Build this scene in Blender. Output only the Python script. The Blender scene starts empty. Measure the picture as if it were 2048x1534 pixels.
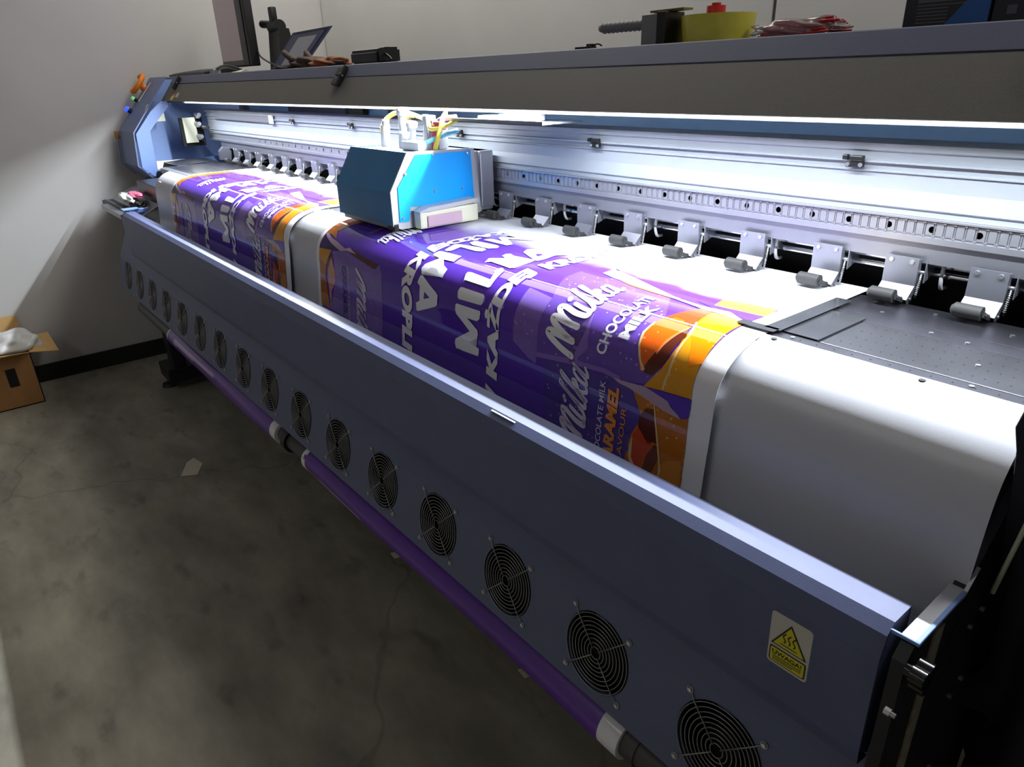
import bpy, bmesh, math, random
from mathutils import Vector, Matrix
random.seed(7)
PI = math.pi
SC = bpy.context.scene
COL = SC.collection

# ------------------------------------------------------------------ camera, world, lights, exposure
cam_data = bpy.data.cameras.new('camera')
cam_data.sensor_fit = 'HORIZONTAL'; cam_data.sensor_width = 36.0
cam_data.lens = 1391.488 / 2048 * 36.0
cam_data.clip_start = 0.02
cam = bpy.data.objects.new('camera', cam_data); COL.objects.link(cam)
RX = (0.628085, 0.777611, -0.028820); RY = (0.298484, -0.274962, -0.913949); RZ = (-0.718621, 0.565436, -0.404804)
CPOS = (3.9716, -0.6417, 1.5441)
cam.matrix_world = Matrix(((RX[0], -RY[0], -RZ[0], CPOS[0]), (RX[1], -RY[1], -RZ[1], CPOS[1]),
                           (RX[2], -RY[2], -RZ[2], CPOS[2]), (0, 0, 0, 1)))
SC.camera = cam
W = bpy.data.worlds.new('world'); SC.world = W; W.use_nodes = True
W.node_tree.nodes['Background'].inputs[0].default_value = (0.9, 0.95, 1.0, 1)
W.node_tree.nodes['Background'].inputs[1].default_value = 0.02

def area_light(name, loc, rot, sx, sy, power, color=(1, 1, 1), spread=PI):
    d = bpy.data.lights.new(name, 'AREA'); d.shape = 'RECTANGLE'; d.size = sx; d.size_y = sy
    d.energy = power; d.color = color; d.spread = spread
    o = bpy.data.objects.new(name, d); COL.objects.link(o); o.location = loc; o.rotation_euler = rot
    return o
# the LED bar behind the lower lip of the hood, aimed down at the print bed
area_light('led_bar_light', (1.99, 0.424, 1.4835), (math.radians(-26), 0, 0), 3.84, 0.008, 76.0, (0.86, 0.92, 1.0))
# dim ceiling lamps of the workshop, and one added front fill
area_light('ceiling_and_fill_light', (0.9, 1.1, 3.05), (0, 0, 0), 3.0, 0.6, 34.0, (1.0, 0.97, 0.90))
area_light('ceiling_and_fill_light', (2.4, -2.6, 3.05), (0, 0, 0), 1.6, 0.5, 9.0, (1.0, 0.96, 0.90))  # weak fill added from the front to lift the rail face and apron
area_light('ceiling_and_fill_light', (4.4, 1.1, 3.05), (0, 0, 0), 2.4, 0.6, 23.0, (1.0, 0.98, 0.94))

SC.view_settings.view_transform = 'Standard'; SC.view_settings.look = 'None'
SC.view_settings.gamma = 1.0; SC.view_settings.use_curve_mapping = False
SC.view_settings.exposure = 0.0

# ------------------------------------------------------------------ materials
def s2l(c):
    return tuple(((x / 12.92) if x <= .04045 else ((x + .055) / 1.055) ** 2.4) for x in [v / 255.0 for v in c])
def mat(name, rgb, rough=.5, metal=0., noise=0., nscale=40., bump=0., bscale=200., coat=0., emit=None, estr=0., trans=0., alpha=1., spec=.5, aniso=0.):
    m = bpy.data.materials.new(name); m.use_nodes = True
    nt = m.node_tree; N = nt.nodes; L = nt.links; b = N['Principled BSDF']
    col = s2l(rgb) + (1,)
    b.inputs['Base Color'].default_value = col; b.inputs['Roughness'].default_value = rough
    b.inputs['Metallic'].default_value = metal; b.inputs['Coat Weight'].default_value = coat
    b.inputs['Specular IOR Level'].default_value = spec
    b.inputs['Transmission Weight'].default_value = trans; b.inputs['Alpha'].default_value = alpha
    b.inputs['Anisotropic'].default_value = aniso
    tc = N.new('ShaderNodeTexCoord')
    if noise > 0:
        n = N.new('ShaderNodeTexNoise'); n.inputs['Scale'].default_value = nscale; n.inputs['Detail'].default_value = 6
        L.new(tc.outputs['Object'], n.inputs['Vector'])
        r = N.new('ShaderNodeMapRange'); r.inputs[1].default_value = .3; r.inputs[2].default_value = .7
        r.inputs[3].default_value = 1 - noise; r.inputs[4].default_value = 1 + noise
        L.new(n.outputs[0], r.inputs[0])
        mx = N.new('ShaderNodeVectorMath'); mx.operation = 'SCALE'; mx.inputs[0].default_value = col[:3]
        L.new(r.outputs[0], mx.inputs['Scale']); L.new(mx.outputs[0], b.inputs['Base Color'])
    if bump > 0:
        n = N.new('ShaderNodeTexNoise'); n.inputs['Scale'].default_value = bscale; n.inputs['Detail'].default_value = 3
        L.new(tc.outputs['Object'], n.inputs['Vector'])
        bp = N.new('ShaderNodeBump'); bp.inputs['Strength'].default_value = bump; bp.inputs['Distance'].default_value = .002
        L.new(n.outputs[0], bp.inputs['Height']); L.new(bp.outputs[0], b.inputs['Normal'])
    if emit:
        b.inputs['Emission Color'].default_value = s2l(emit) + (1,); b.inputs['Emission Strength'].default_value = estr
    return m
M = {}
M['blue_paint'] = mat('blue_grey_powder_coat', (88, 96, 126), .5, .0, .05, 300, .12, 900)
M['rail_paint'] = mat('slate_blue_powder_coat', (84, 92, 126), .5, .0, .06, 12, .1, 900)
M['cap_blue'] = mat('light_blue_paint', (118, 146, 204), .45, 0, .03, 60)
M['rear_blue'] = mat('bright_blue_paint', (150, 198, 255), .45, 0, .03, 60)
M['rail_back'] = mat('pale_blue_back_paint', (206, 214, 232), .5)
M['knob'] = mat('glossy_black_knob', (8, 8, 9), .18, spec=.5)
M['cap_front'] = mat('blue_grey_cap_paint', (112, 126, 166), .5, 0, .05, 200, .1, 900)
M['cap_in'] = mat('pale_blue_inner_paint', (146, 174, 228), .5, 0, .03, 60)
M['film'] = mat('glossy_grey_film', (74, 75, 78), .15, .6)
M['hood_panel'] = mat('smoked_brown_panel', (100, 98, 91), .55, .0, .08, 350, .15, 900)
M['hood_blue'] = mat('blue_grey_hood_paint', (84, 88, 112), .5, .0, .06, 350, .12, 900)
M['black'] = mat('black_plastic', (16, 16, 18), .45)
M['gap'] = mat('black_gap', (6, 6, 7), .8)
M['rubber'] = mat('grey_rubber', (66, 66, 66), .6, 0, .04, 80)
M['alu'] = mat('brushed_aluminium', (168, 170, 178), .38, .85, .04, 20, .05, 400)
M['alu_white'] = mat('anodised_aluminium', (146, 152, 160), .45, .45, .03, 15)
M['alu_dark'] = mat('dull_aluminium', (140, 142, 150), .4, .8, .04, 20)
M['chrome'] = mat('chrome_steel', (225, 228, 232), .12, 1.)
M['steel_clip'] = mat('pressed_steel', (140, 142, 152), .40, .65)
M['platen'] = mat('worn_platen_metal', (84, 84, 88), .24, .75, .22, 9, .05, 60)
M['platen_dark'] = mat('dark_platen_strip', (72, 72, 78), .28, .7, .18, 14)
M['apron'] = mat('satin_steel_apron', (196, 198, 204), .40, .15, .03, 6, .03, 300)
M['wire'] = mat('grille_wire', (150, 150, 152), .35, .8)
M['screw'] = mat('screw_steel', (190, 190, 192), .3, .9)
M['fan'] = mat('fan_plastic', (8, 8, 8), .7, spec=.2)
M['cream'] = mat('cream_plastic', (214, 214, 190), .5)
M['yellow_seal'] = mat('yellow_lip', (236, 232, 150), .4, .2)
M['orange'] = mat('orange_plastic', (232, 126, 20), .45)
M['green_btn'] = mat('green_button', (120, 220, 130), .3, emit=(120, 235, 140), estr=.5)
M['blue_btn'] = mat('blue_button', (40, 60, 240), .3, emit=(40, 70, 255), estr=2.0)
M['white'] = mat('white_sticker', (232, 232, 228), .5)
M['yellow'] = mat('yellow_sticker', (206, 200, 60), .5)
M['redish'] = mat('orange_sticker', (200, 110, 70), .5)
M['pinkish'] = mat('pale_sticker', (200, 180, 178), .5)
M['ink_black'] = mat('black_print', (18, 18, 16), .5)
M['ink_grey'] = mat('grey_print', (88, 88, 96), .5)
M['smoke_blue'] = mat('smoked_teal_cover', (40, 118, 172), .4, 0, .06, 8)
M['cyan'] = mat('bright_blue_panel', (0, 165, 255), .35)
M['white_plastic'] = mat('white_plastic', (176, 178, 182), .4)
M['tube_grey'] = mat('grey_hose', (150, 152, 156), .5)
M['tube_yellow'] = mat('yellow_hose', (236, 220, 90), .4)
M['tube_pink'] = mat('magenta_hose', (224, 110, 140), .4)
M['tube_cyan'] = mat('cyan_hose', (120, 200, 230), .4)
M['lime'] = mat('lime_clip', (200, 230, 70), .4)
M['pink_foam'] = mat('stained_mauve_foam', (190, 160, 176), .8)
M['wall'] = mat('grey_painted_wall', (208, 207, 203), .8, 0, .03, 3, .08, 120)
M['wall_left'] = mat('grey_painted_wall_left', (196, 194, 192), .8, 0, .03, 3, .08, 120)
M['seam'] = mat('wall_joint', (130, 130, 126), .8)
M['base'] = mat('dark_skirting', (26, 25, 24), .7)
M['card'] = mat('brown_cardboard', (150, 108, 62), .85, 0, .06, 30)
M['card_in'] = mat('tan_cardboard', (196, 158, 100), .85, 0, .05, 30)
M['plastic_bag'] = mat('crumpled_clear_film', (205, 205, 202), .35)
M['paper'] = mat('off_white_paper', (214, 206, 184), .8)
M['glove_brown'] = mat('brown_leather', (66, 42, 28), .8, 0, .2, 40)
M['glove_orange'] = mat('orange_leather', (132, 72, 32), .8, 0, .15, 40)
M['glove_cuff'] = mat('dark_brown_cuff', (46, 22, 16), .8)
M['monitor'] = mat('monitor_black', (24, 24, 26), .4)
M['screen'] = mat('monitor_screen', (150, 138, 138), .3, emit=(150, 134, 134), estr=.22)
M['slate_dark'] = mat('dark_slate', (40, 42, 60), .5)
M['screen_dark'] = mat('screen_taskbar', (60, 56, 54), .3)
M['slate'] = mat('slate_blue_frame', (70, 74, 100), .4)
M['frame_in'] = mat('pale_blue_inner_frame', (120, 124, 148), .4)
M['tape_grey'] = mat('grey_dispenser_plastic', (124, 124, 126), .5)
M['tape_yellow'] = mat('yellow_tape', (206, 196, 70), .35, 0, .08, 30, coat=.3)
M['olive'] = mat('olive_plastic', (96, 96, 40), .5)
M['red'] = mat('red_plastic', (176, 24, 30), .45)
M['box_navy'] = mat('navy_carton', (20, 22, 40), .5)
M['box_blue'] = mat('blue_carton', (24, 92, 160), .5, 0, .1, 60)
M['box_face'] = mat('black_carton_face', (26, 26, 26), .5, 0, .1, 60)
M['fabric'] = mat('black_navy_fabric', (17, 17, 28), .75, 0, .15, 60, .2, 500)
M['cabinet'] = mat('black_cabinet_paint', (26, 26, 34), .5, .1, .1, 80)
M['foam_strip'] = mat('dirty_foam_strip', (124, 118, 104), .9, 0, .25, 60, .6, 200)
M['pale_stick'] = mat('pale_stick', (168, 172, 150), .6)
M['label_yellow'] = mat('warning_yellow', (206, 196, 40), .5)
M['label_white'] = mat('label_off_white', (196, 194, 186), .55)
M['acrylic'] = mat('clear_film', (225, 230, 232), .12, 0, trans=.85, alpha=1)
M['ceil'] = mat('ceiling_paint', (200, 200, 198), .9, 0, .03, 3)
M['lamp_frame'] = mat('lamp_housing', (210, 210, 210), .5)
M['core'] = mat('grey_core_tube', (70, 70, 70), .5)

def floor_material():
    m = bpy.data.materials.new('worn_concrete'); m.use_nodes = True
    nt = m.node_tree; N = nt.nodes; L = nt.links; b = N['Principled BSDF']; b.inputs['Roughness'].default_value = .62
    tc = N.new('ShaderNodeTexCoord')
    mp = N.new('ShaderNodeMapping'); mp.inputs['Scale'].default_value = (1, 2.2, 1); L.new(tc.outputs['Object'], mp.inputs['Vector'])
    n1 = N.new('ShaderNodeTexNoise'); n1.inputs['Scale'].default_value = 2.2; n1.inputs['Detail'].default_value = 9; n1.inputs['Roughness'].default_value = .62
    L.new(mp.outputs[0], n1.inputs['Vector'])
    cr = N.new('ShaderNodeValToRGB'); e = cr.color_ramp.elements
    e[0].position = .3; e[0].color = s2l((112, 108, 96)) + (1,); e[1].position = .72; e[1].color = s2l((166, 161, 144)) + (1,)
    L.new(n1.outputs[0], cr.inputs[0])
    n2 = N.new('ShaderNodeTexNoise'); n2.inputs['Scale'].default_value = 5.0; n2.inputs['Detail'].default_value = 4
    L.new(mp.outputs[0], n2.inputs['Vector'])
    r2 = N.new('ShaderNodeMapRange'); r2.inputs[1].default_value = .60; r2.inputs[2].default_value = .74; r2.inputs[3].default_value = 1; r2.inputs[4].default_value = .6
    L.new(n2.outputs[0], r2.inputs[0])
    # hairline cracks
    vo = N.new('ShaderNodeTexVoronoi'); vo.feature = 'DISTANCE_TO_EDGE'; vo.inputs['Scale'].default_value = .55
    nw = N.new('ShaderNodeTexNoise'); nw.inputs['Scale'].default_value = 3.; L.new(tc.outputs['Object'], nw.inputs['Vector'])
    ad = N.new('ShaderNodeVectorMath'); ad.operation = 'MULTIPLY_ADD'; ad.inputs[1].default_value = (.25, .25, .25)
    L.new(nw.outputs['Color'], ad.inputs[0]); L.new(tc.outputs['Object'], ad.inputs[2]); L.new(ad.outputs[0], vo.inputs['Vector'])
    r3 = N.new('ShaderNodeMapRange'); r3.inputs[1].default_value = .001; r3.inputs[2].default_value = .003; r3.inputs[3].default_value = .78; r3.inputs[4].default_value = 1
    L.new(vo.outputs[0], r3.inputs[0])
    m1 = N.new('ShaderNodeMath'); m1.operation = 'MULTIPLY'; L.new(r2.outputs[0], m1.inputs[0]); L.new(r3.outputs[0], m1.inputs[1])
    sc = N.new('ShaderNodeVectorMath'); sc.operation = 'SCALE'; L.new(cr.outputs[0], sc.inputs[0]); L.new(m1.outputs[0], sc.inputs['Scale'])
    L.new(sc.outputs[0], b.inputs['Base Color'])
    bp = N.new('ShaderNodeBump'); bp.inputs['Strength'].default_value = .25; bp.inputs['Distance'].default_value = .004
    L.new(n1.outputs[0], bp.inputs['Height']); L.new(bp.outputs[0], b.inputs['Normal'])
    return m
M['floor'] = floor_material()

# inks on the vinyl: the print is complete towards the rail and fades out where the head has not passed yet
INK = {'purple': (88, 52, 170), 'lilac': (126, 98, 180), 'lilac2': (134, 104, 186), 'violet': (104, 74, 168), 'violet2': (84, 48, 176),
       'indigo': (80, 62, 148), 'orange': (226, 98, 20), 'rust': (196, 74, 38), 'brown': (92, 38, 24), 'amber': (214, 146, 22),
       'orange2': (240, 132, 10), 'gold': (250, 176, 50), 'cream': (222, 190, 140), 'orangeL': (240, 130, 70), 'paleP': (226, 206, 236),
       'yellow': (252, 226, 60), 'caramel': (176, 104, 30), 'mauve': (176, 150, 176), 'brown2': (112, 56, 44), 'caramel2': (196, 126, 40),
       'dark': (58, 32, 100), 'choc': (92, 50, 26), 'peach': (206, 140, 120), 'white': (236, 236, 240), 'letter_orange': (236, 150, 66),
       'letter_white2': (214, 206, 230), 'ghost': (84, 54, 140)}
def ink_material(key):
    m = bpy.data.materials.new('ink_' + key); m.use_nodes = True
    nt = m.node_tree; N = nt.nodes; L = nt.links; b = N['Principled BSDF']
    b.inputs['Roughness'].default_value = .5; b.inputs['Specular IOR Level'].default_value = 0; b.inputs['Coat Weight'].default_value = .8; b.inputs['Coat Roughness'].default_value = .02
    uv = N.new('ShaderNodeUVMap'); uv.uv_map = 'sheet'
    sp = N.new('ShaderNodeSeparateXYZ'); L.new(uv.outputs[0], sp.inputs[0])
    no = N.new('ShaderNodeTexNoise'); no.inputs['Scale'].default_value = 9; no.inputs['Detail'].default_value = 2; L.new(uv.outputs[0], no.inputs['Vector'])
    a = N.new('ShaderNodeMath'); a.operation = 'MULTIPLY_ADD'; a.inputs[1].default_value = .07; L.new(no.outputs[0], a.inputs[0]); xs_ = N.new('ShaderNodeMath'); xs_.operation = 'MULTIPLY_ADD'; xs_.inputs[1].default_value = -.022; L.new(sp.outputs[0], xs_.inputs[0]); L.new(sp.outputs[1], xs_.inputs[2]); L.new(xs_.outputs[0], a.inputs[2])
    r = N.new('ShaderNodeMapRange'); r.inputs[1].default_value = .10; r.inputs[2].default_value = .195; L.new(a.outputs[0], r.inputs[0])
    mx = N.new('ShaderNodeMix'); mx.data_type = 'RGBA'
    mx.inputs[6].default_value = s2l((238, 238, 240)) + (1,)
    c = s2l(INK[key]) + (1,)
    L.new(r.outputs[0], mx.inputs[0])
    if key in ('violet', 'lilac', 'indigo', 'orange', 'amber', 'caramel', 'orange2'):   # printed water drops
        vo = N.new('ShaderNodeTexVoronoi'); vo.inputs['Scale'].default_value = 75; L.new(uv.outputs[0], vo.inputs['Vector'])
        rr = N.new('ShaderNodeMapRange'); rr.inputs[1].default_value = .12; rr.inputs[2].default_value = .17; rr.inputs[3].default_value = .45; rr.inputs[4].default_value = 0
        L.new(vo.outputs['Distance'], rr.inputs[0])
        m2 = N.new('ShaderNodeMix'); m2.data_type = 'RGBA'; m2.inputs[6].default_value = c; m2.inputs[7].default_value = s2l((200, 180, 230) if key in ('violet', 'lilac', 'indigo') else (250, 200, 130)) + (1,)
        L.new(rr.outputs[0], m2.inputs[0])
        n3 = N.new('ShaderNodeTexNoise'); n3.inputs['Scale'].default_value = 14; L.new(uv.outputs[0], n3.inputs['Vector'])
        r4 = N.new('ShaderNodeMapRange'); r4.inputs[3].default_value = .8; r4.inputs[4].default_value = 1.2; L.new(n3.outputs[0], r4.inputs[0])
        s4 = N.new('ShaderNodeVectorMath'); s4.operation = 'SCALE'; L.new(m2.outputs[2], s4.inputs[0]); L.new(r4.outputs[0], s4.inputs['Scale'])
        L.new(s4.outputs[0], mx.inputs[7])
    else:
        mx.inputs[7].default_value = c
    L.new(mx.outputs[2], b.inputs['Base Color'])
    return m
MI = {k: ink_material(k) for k in INK}
M['vinyl'] = mat('white_vinyl', (232, 232, 236), .5, coat=.4, spec=.3)

# ------------------------------------------------------------------ mesh helpers
def link(name, bm, m, parent=None, smooth=False, ang=None):
    me = bpy.data.meshes.new(name); bmesh.ops.recalc_face_normals(bm, faces=bm.faces[:]) ; bm.to_mesh(me); bm.free()
    if isinstance(m, (list, tuple)):
        for x in m: me.materials.append(x)
    else: me.materials.append(m)
    if smooth:
        for p in me.polygons: p.use_smooth = True
        if ang: me.set_sharp_from_angle(angle=math.radians(ang))
    o = bpy.data.objects.new(name, me); COL.objects.link(o)
    if parent: o.parent = parent
    return o
def empty(name, loc, rz=0, parent=None):
    o = bpy.data.objects.new(name, None); COL.objects.link(o); o.location = loc; o.rotation_euler = (0, 0, rz)
    o.empty_display_size = .05
    if parent: o.parent = parent
    return o
def tag(o, label, cat, group=None, kind=None):
    o['label'] = label; o['category'] = cat
    if group: o['group'] = group
    if kind: o['kind'] = kind
    return o
def struct(o): o['kind'] = 'structure'; return o
def box(bm, c, s, rot=None, bev=0., mi=0):
    r = bmesh.ops.create_cube(bm, size=1.0); vs = r['verts']
    bmesh.ops.scale(bm, vec=s, verts=vs)
    if bev > 0:
        es = list({e for v in vs for e in v.link_edges})
        rb = bmesh.ops.bevel(bm, geom=es, offset=bev, segments=2, affect='EDGES', profile=.6)
        vs = list({v for f in rb['faces'] for v in f.verts} | {v for v in vs if v.is_valid})
    if rot is not None: bmesh.ops.rotate(bm, cent=(0, 0, 0), matrix=Matrix(rot) if not isinstance(rot, Matrix) else rot, verts=vs)
    bmesh.ops.translate(bm, vec=c, verts=vs)
    if mi:
        for f in {f for v in vs for f in v.link_faces}: f.material_index = mi
    return vs
def bx(bm, x0, x1, y0, y1, z0, z1, bev=0., mi=0):
    return box(bm, ((x0 + x1) / 2, (y0 + y1) / 2, (z0 + z1) / 2), (abs(x1 - x0), abs(y1 - y0), abs(z1 - z0)), None, bev, mi)
def prism(bm, prof, x0, x1, closed=True, mi=0):
    """extrude a (y,z) profile along X"""
    a = [bm.verts.new((x0, y, z)) for y, z in prof]; b = [bm.verts.new((x1, y, z)) for y, z in prof]
    n = len(prof); rng = range(n if closed else n - 1)
    for i in rng:
        j = (i + 1) % n; f = bm.faces.new((a[i], a[j], b[j], b[i])); f.material_index = mi
    if closed:
        f = bm.faces.new(a[::-1]); f.material_index = mi; f = bm.faces.new(b); f.material_index = mi
    return a + b
def slab(bm, prof, x0, x1, th):
    """open profile with thickness (offset along its normals), extruded along X"""
    off = []
    n = len(prof)
    for i in range(n):
        p0 = prof[max(i - 1, 0)]; p1 = prof[min(i + 1, n - 1)]
        d = Vector((p1[0] - p0[0], p1[1] - p0[1])); d.normalize()
        off.append((prof[i][0] - d.y * th, prof[i][1] + d.x * th))
    G = [[bm.verts.new((x, y, z)) for y, z in P] for x in (x0, x1) for P in (prof, off)]
    for i in range(n - 1):
        bm.faces.new((G[0][i], G[0][i + 1], G[2][i + 1], G[2][i])); bm.faces.new((G[1][i], G[3][i], G[3][i + 1], G[1][i + 1]))
        bm.faces.new((G[0][i], G[1][i], G[1][i + 1], G[0][i + 1])); bm.faces.new((G[2][i], G[2][i + 1], G[3][i + 1], G[3][i]))
    for i in (0, n - 1): bm.faces.new((G[0][i], G[2][i], G[3][i], G[1][i]))
def cyl(bm, p0, p1, r, seg=16, r2=None, caps=True, mi=0):
    p0 = Vector(p0); p1 = Vector(p1); d = p1 - p0
    q = d.to_track_quat('Z', 'Y'); r2 = r if r2 is None else r2
    A = []; B = []
    for i in range(seg):
        a = 2 * PI * i / seg; v = Vector((math.cos(a), math.sin(a), 0))
        A.append(bm.verts.new(p0 + q @ (v * r))); B.append(bm.verts.new(p1 + q @ (v * r2)))
    for i in range(seg):
        j = (i + 1) % seg; f = bm.faces.new((A[i], A[j], B[j], B[i])); f.material_index = mi
    if caps:
        f = bm.faces.new(A[::-1]); f.material_index = mi; f = bm.faces.new(B); f.material_index = mi
    return A + B
def tube(bm, pts, r, seg=8, closed=False, radii=None):
    pts = [Vector(p) for p in pts]; n = len(pts); rings = []
    up = Vector((0, 0, 1))
    for i, p in enumerate(pts):
        if closed: t = pts[(i + 1) % n] - pts[i - 1]
        else: t = pts[min(i + 1, n - 1)] - pts[max(i - 1, 0)]
        t.normalize()
        s = t.cross(up)
        if s.length < 1e-3: s = t.cross(Vector((1, 0, 0)))
        s.normalize(); u = s.cross(t); rr = radii[i] if radii else r
        rings.append([bm.verts.new(p + s * (rr * math.cos(2 * PI * k / seg)) + u * (rr * math.sin(2 * PI * k / seg))) for k in range(seg)])
    for i in range(n if closed else n - 1):
        a = rings[i]; b = rings[(i + 1) % n]
        for k in range(seg): bm.faces.new((a[k], a[(k + 1) % seg], b[(k + 1) % seg], b[k]))
    if not closed: bm.faces.new(rings[0][::-1]); bm.faces.new(rings[-1])
def smooth_path(pts, n=6, closed=False):
    P = [Vector(p) for p in pts]; out = []; m = len(P)
    for i in range(m if closed else m - 1):
        if closed: p0, p1, p2, p3 = P[i - 1], P[i], P[(i + 1) % m], P[(i + 2) % m]
        else: p0, p1, p2, p3 = P[max(i - 1, 0)], P[i], P[i + 1], P[min(i + 2, m - 1)]
        for k in range(n):
            t = k / n
            out.append(.5 * ((2 * p1) + (p2 - p0) * t + (2 * p0 - 5 * p1 + 4 * p2 - p3) * t * t + (3 * p1 - p0 - 3 * p2 + p3) * t ** 3))
    if not closed: out.append(P[-1])
    return out
def solid(bm, geom, thickness):
    bm.normal_update(); bmesh.ops.solidify(bm, geom=geom, thickness=thickness)
def copy_tree(o, parent=None):
    c = o.copy(); COL.objects.link(c); c.parent = parent
    for ch in list(o.children): copy_tree(ch, c)
    return c
def text2d(s, bold=.0, shear=0.):
    """text as flat 2D triangles, unit height letters, x from 0 to its width"""
    cu = bpy.data.curves.new('t', 'FONT'); cu.body = s; cu.size = 1.0; cu.offset = bold; cu.shear = shear; cu.resolution_u = 4
    o = bpy.data.objects.new('t', cu); COL.objects.link(o)
    dg = bpy.context.evaluated_depsgraph_get(); me = bpy.data.meshes.new_from_object(o.evaluated_get(dg))
    bpy.data.objects.remove(o); bpy.data.curves.remove(cu)
    vs = [(v.co.x, v.co.y) for v in me.vertices]; fs = [tuple(p.vertices) for p in me.polygons]
    bpy.data.meshes.remove(me)
    x0 = min(v[0] for v in vs); x1 = max(v[0] for v in vs); y0 = min(v[1] for v in vs); y1 = max(v[1] for v in vs)
    return vs, fs, (x0, x1, y0, y1)

# ------------------------------------------------------------------ room
XW = -0.64; YW = 1.56; HC = 3.2
bm = bmesh.new(); bx(bm, XW, 6.5, -3.6, YW, -.1, 0); struct(link('floor', bm, M['floor']))
bm = bmesh.new(); bx(bm, XW - .1, XW, -3.6, YW + .1, -.1, HC); struct(link('wall_left', bm, M['wall_left']))
bm = bmesh.new(); bx(bm, XW, 6.5, YW, YW + .1, -.1, HC); wb = struct(link('wall_back', bm, M['seam']))
for a, b in ((XW + .012, 2.565), (2.579, 5.4), (5.414, 6.49)):
    bm = bmesh.new(); bx(bm, a, b, YW - .012, YW - .001, .0, HC - .01, .002); link('wall_panel', bm, M['wall'], wb)
bm = bmesh.new(); bx(bm, 6.5, 6.6, -3.6, YW + .1, -.1, HC); struct(link('wall_right', bm, M['wall']))
bm = bmesh.new(); bx(bm, XW - .1, 6.6, -3.7, -3.6, -.1, HC); struct(link('wall_front', bm, M['wall']))
bm = bmesh.new(); bx(bm, XW - .1, 6.6, -3.7, YW + .1, HC, HC + .1); struct(link('ceiling', bm, M['ceil']))
bm = bmesh.new(); bx(bm, XW + .001, XW + .014, -3.59, YW - .015, .001, .10, .003); struct(link('baseboard_left', bm, M['base']))
for i, (x, y, sx, sy) in enumerate(((.9, 1.1, 3.0, .6), (4.4, 1.1, 2.4, .6), (2.4, -2.6, 1.6, .5))):
    t = empty('ceiling_lamp_and_fill', (x, y, 3.2))
    tag(t, ('wide dim ceiling lamp panel over the left half of the printer', 'small dim ceiling lamp panel above the right end of the printer', 'short dim panel near the front wall, added as front fill light')[i], 'lamp')
    bm = bmesh.new(); bx(bm, -sx / 2 - .04, sx / 2 + .04, -sy / 2 - .04, sy / 2 + .04, -.09, -.001, .01)
    link('lamp_housing', bm, M['lamp_frame'], t)
    bm = bmesh.new(); bx(bm, -sx / 2, sx / 2, -sy / 2, sy / 2, -.1, -.091); link('diffuser', bm, M['white_plastic'], t)

# ------------------------------------------------------------------ the printer
PRN = empty('wide_format_printer', (1.8, .5, 0))
tag(PRN, 'long slate blue roll printer with a row of front fans and lit bed', 'printer')
ORI = Vector((1.8, .5, 0))
def part(name, bm, m, smooth=False, ang=None, parent=PRN):
    if parent is PRN: bmesh.ops.translate(bm, vec=-ORI, verts=bm.verts)
    return link(name, bm, m, parent, smooth, ang)
XL, XR = .35, 3.775

# front rail cover (folded sheet steel)
bm = bmesh.new()
prof = [(.042, .985), (.042, 1.0135), (.005, 1.0135), (-.006, 1.004), (-.012, .976), (-.006, .83), (-.003, .812), (.02, .806)]
slab(bm, prof, .24, XR, -.003)
rail = part('front_rail_cover', bm, M['rail_paint'])
for a in (.24, XR - .004):
    bm = bmesh.new(); prism(bm, [(.04, .985), (.04, 1.012), (.006, 1.012), (-.004, 1.003), (-.010, .976), (-.005, .83), (.02, .81)], a, a + .004); part('rail_end_cap', bm, M['rail_paint'])
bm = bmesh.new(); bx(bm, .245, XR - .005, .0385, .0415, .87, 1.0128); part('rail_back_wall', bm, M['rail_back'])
for x, w in ((.62, .05), (.84, .03), (2.45, .05), (3.0, .09), (2.52, .02), (3.32, .02)):   # sticker remains on the rail flange
    bm = bmesh.new()
    y0 = random.uniform(.008, .012)
    vs = [bm.verts.new((x + a * w, y0 + b * .02, 1.0142)) for a, b in ((-.5, .1), (-.1, 0), (.5, .3), (.4, .9), (-.05, .75), (-.45, 1.0))]
    bm.faces.new(vs); solid(bm, geom=bm.faces[:], thickness=.0004); part('tape_remnant', bm, M['white'])
bm = bmesh.new(); bx(bm, 3.085, 3.15, .007, .020, 1.0073, 1.0081); part('paper_label', bm, M['white'])

# fan panel with round cut-outs
SP = .24
def panel_tile(bm, x0, x1, holes_at, r, s0, s1):
    # local frame: x, s along the slope
    def P(x, s, d=0):
        n = Vector((0, -1, .2)).normalized(); u = Vector((0, .2, 1)).normalized()
        return Vector((x, 0, .66)) + u * s + n * d
    if holes_at is None:
        bm.faces.new([bm.verts.new(P(a, b)) for a, b in ((x0, s0), (x1, s0), (x1, s1), (x0, s1))]); return
    cx = holes_at; inner = []; outer = []; back = []
    angs = sorted([2 * PI * i / 48 for i in range(48)] + [math.atan2(sy, sx - cx) % (2 * PI) for sx in (x0, x1) for sy in (s0, s1)]); N = len(angs)
    for a in angs:
        c, s = math.cos(a), math.sin(a)
        inner.append(bm.verts.new(P(cx + r * c, r * s))); back.append(bm.verts.new(P(cx + r * c, r * s, -.012)))
        k = min((((x1 if c > 0 else x0) - cx) / c) if abs(c) > 1e-6 else 9, ((s1 if s > 0 else s0) / s) if abs(s) > 1e-6 else 9)
        outer.append(bm.verts.new(P(cx + k * c, k * s)))
    for i in range(N):
        j = (i + 1) % N
        bm.faces.new((outer[i], outer[j], inner[j], inner[i])); bm.faces.new((inner[i], inner[j], back[j], back[i]))
bm = bmesh.new()
S0, S1 = -.088, .068
panel_tile(bm, -.19, -.12, None, 0, S0, S1)
for i in range(16): panel_tile(bm, (i - .5) * SP, (i + .5) * SP, i * SP, .0705, S0, S1)
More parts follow.
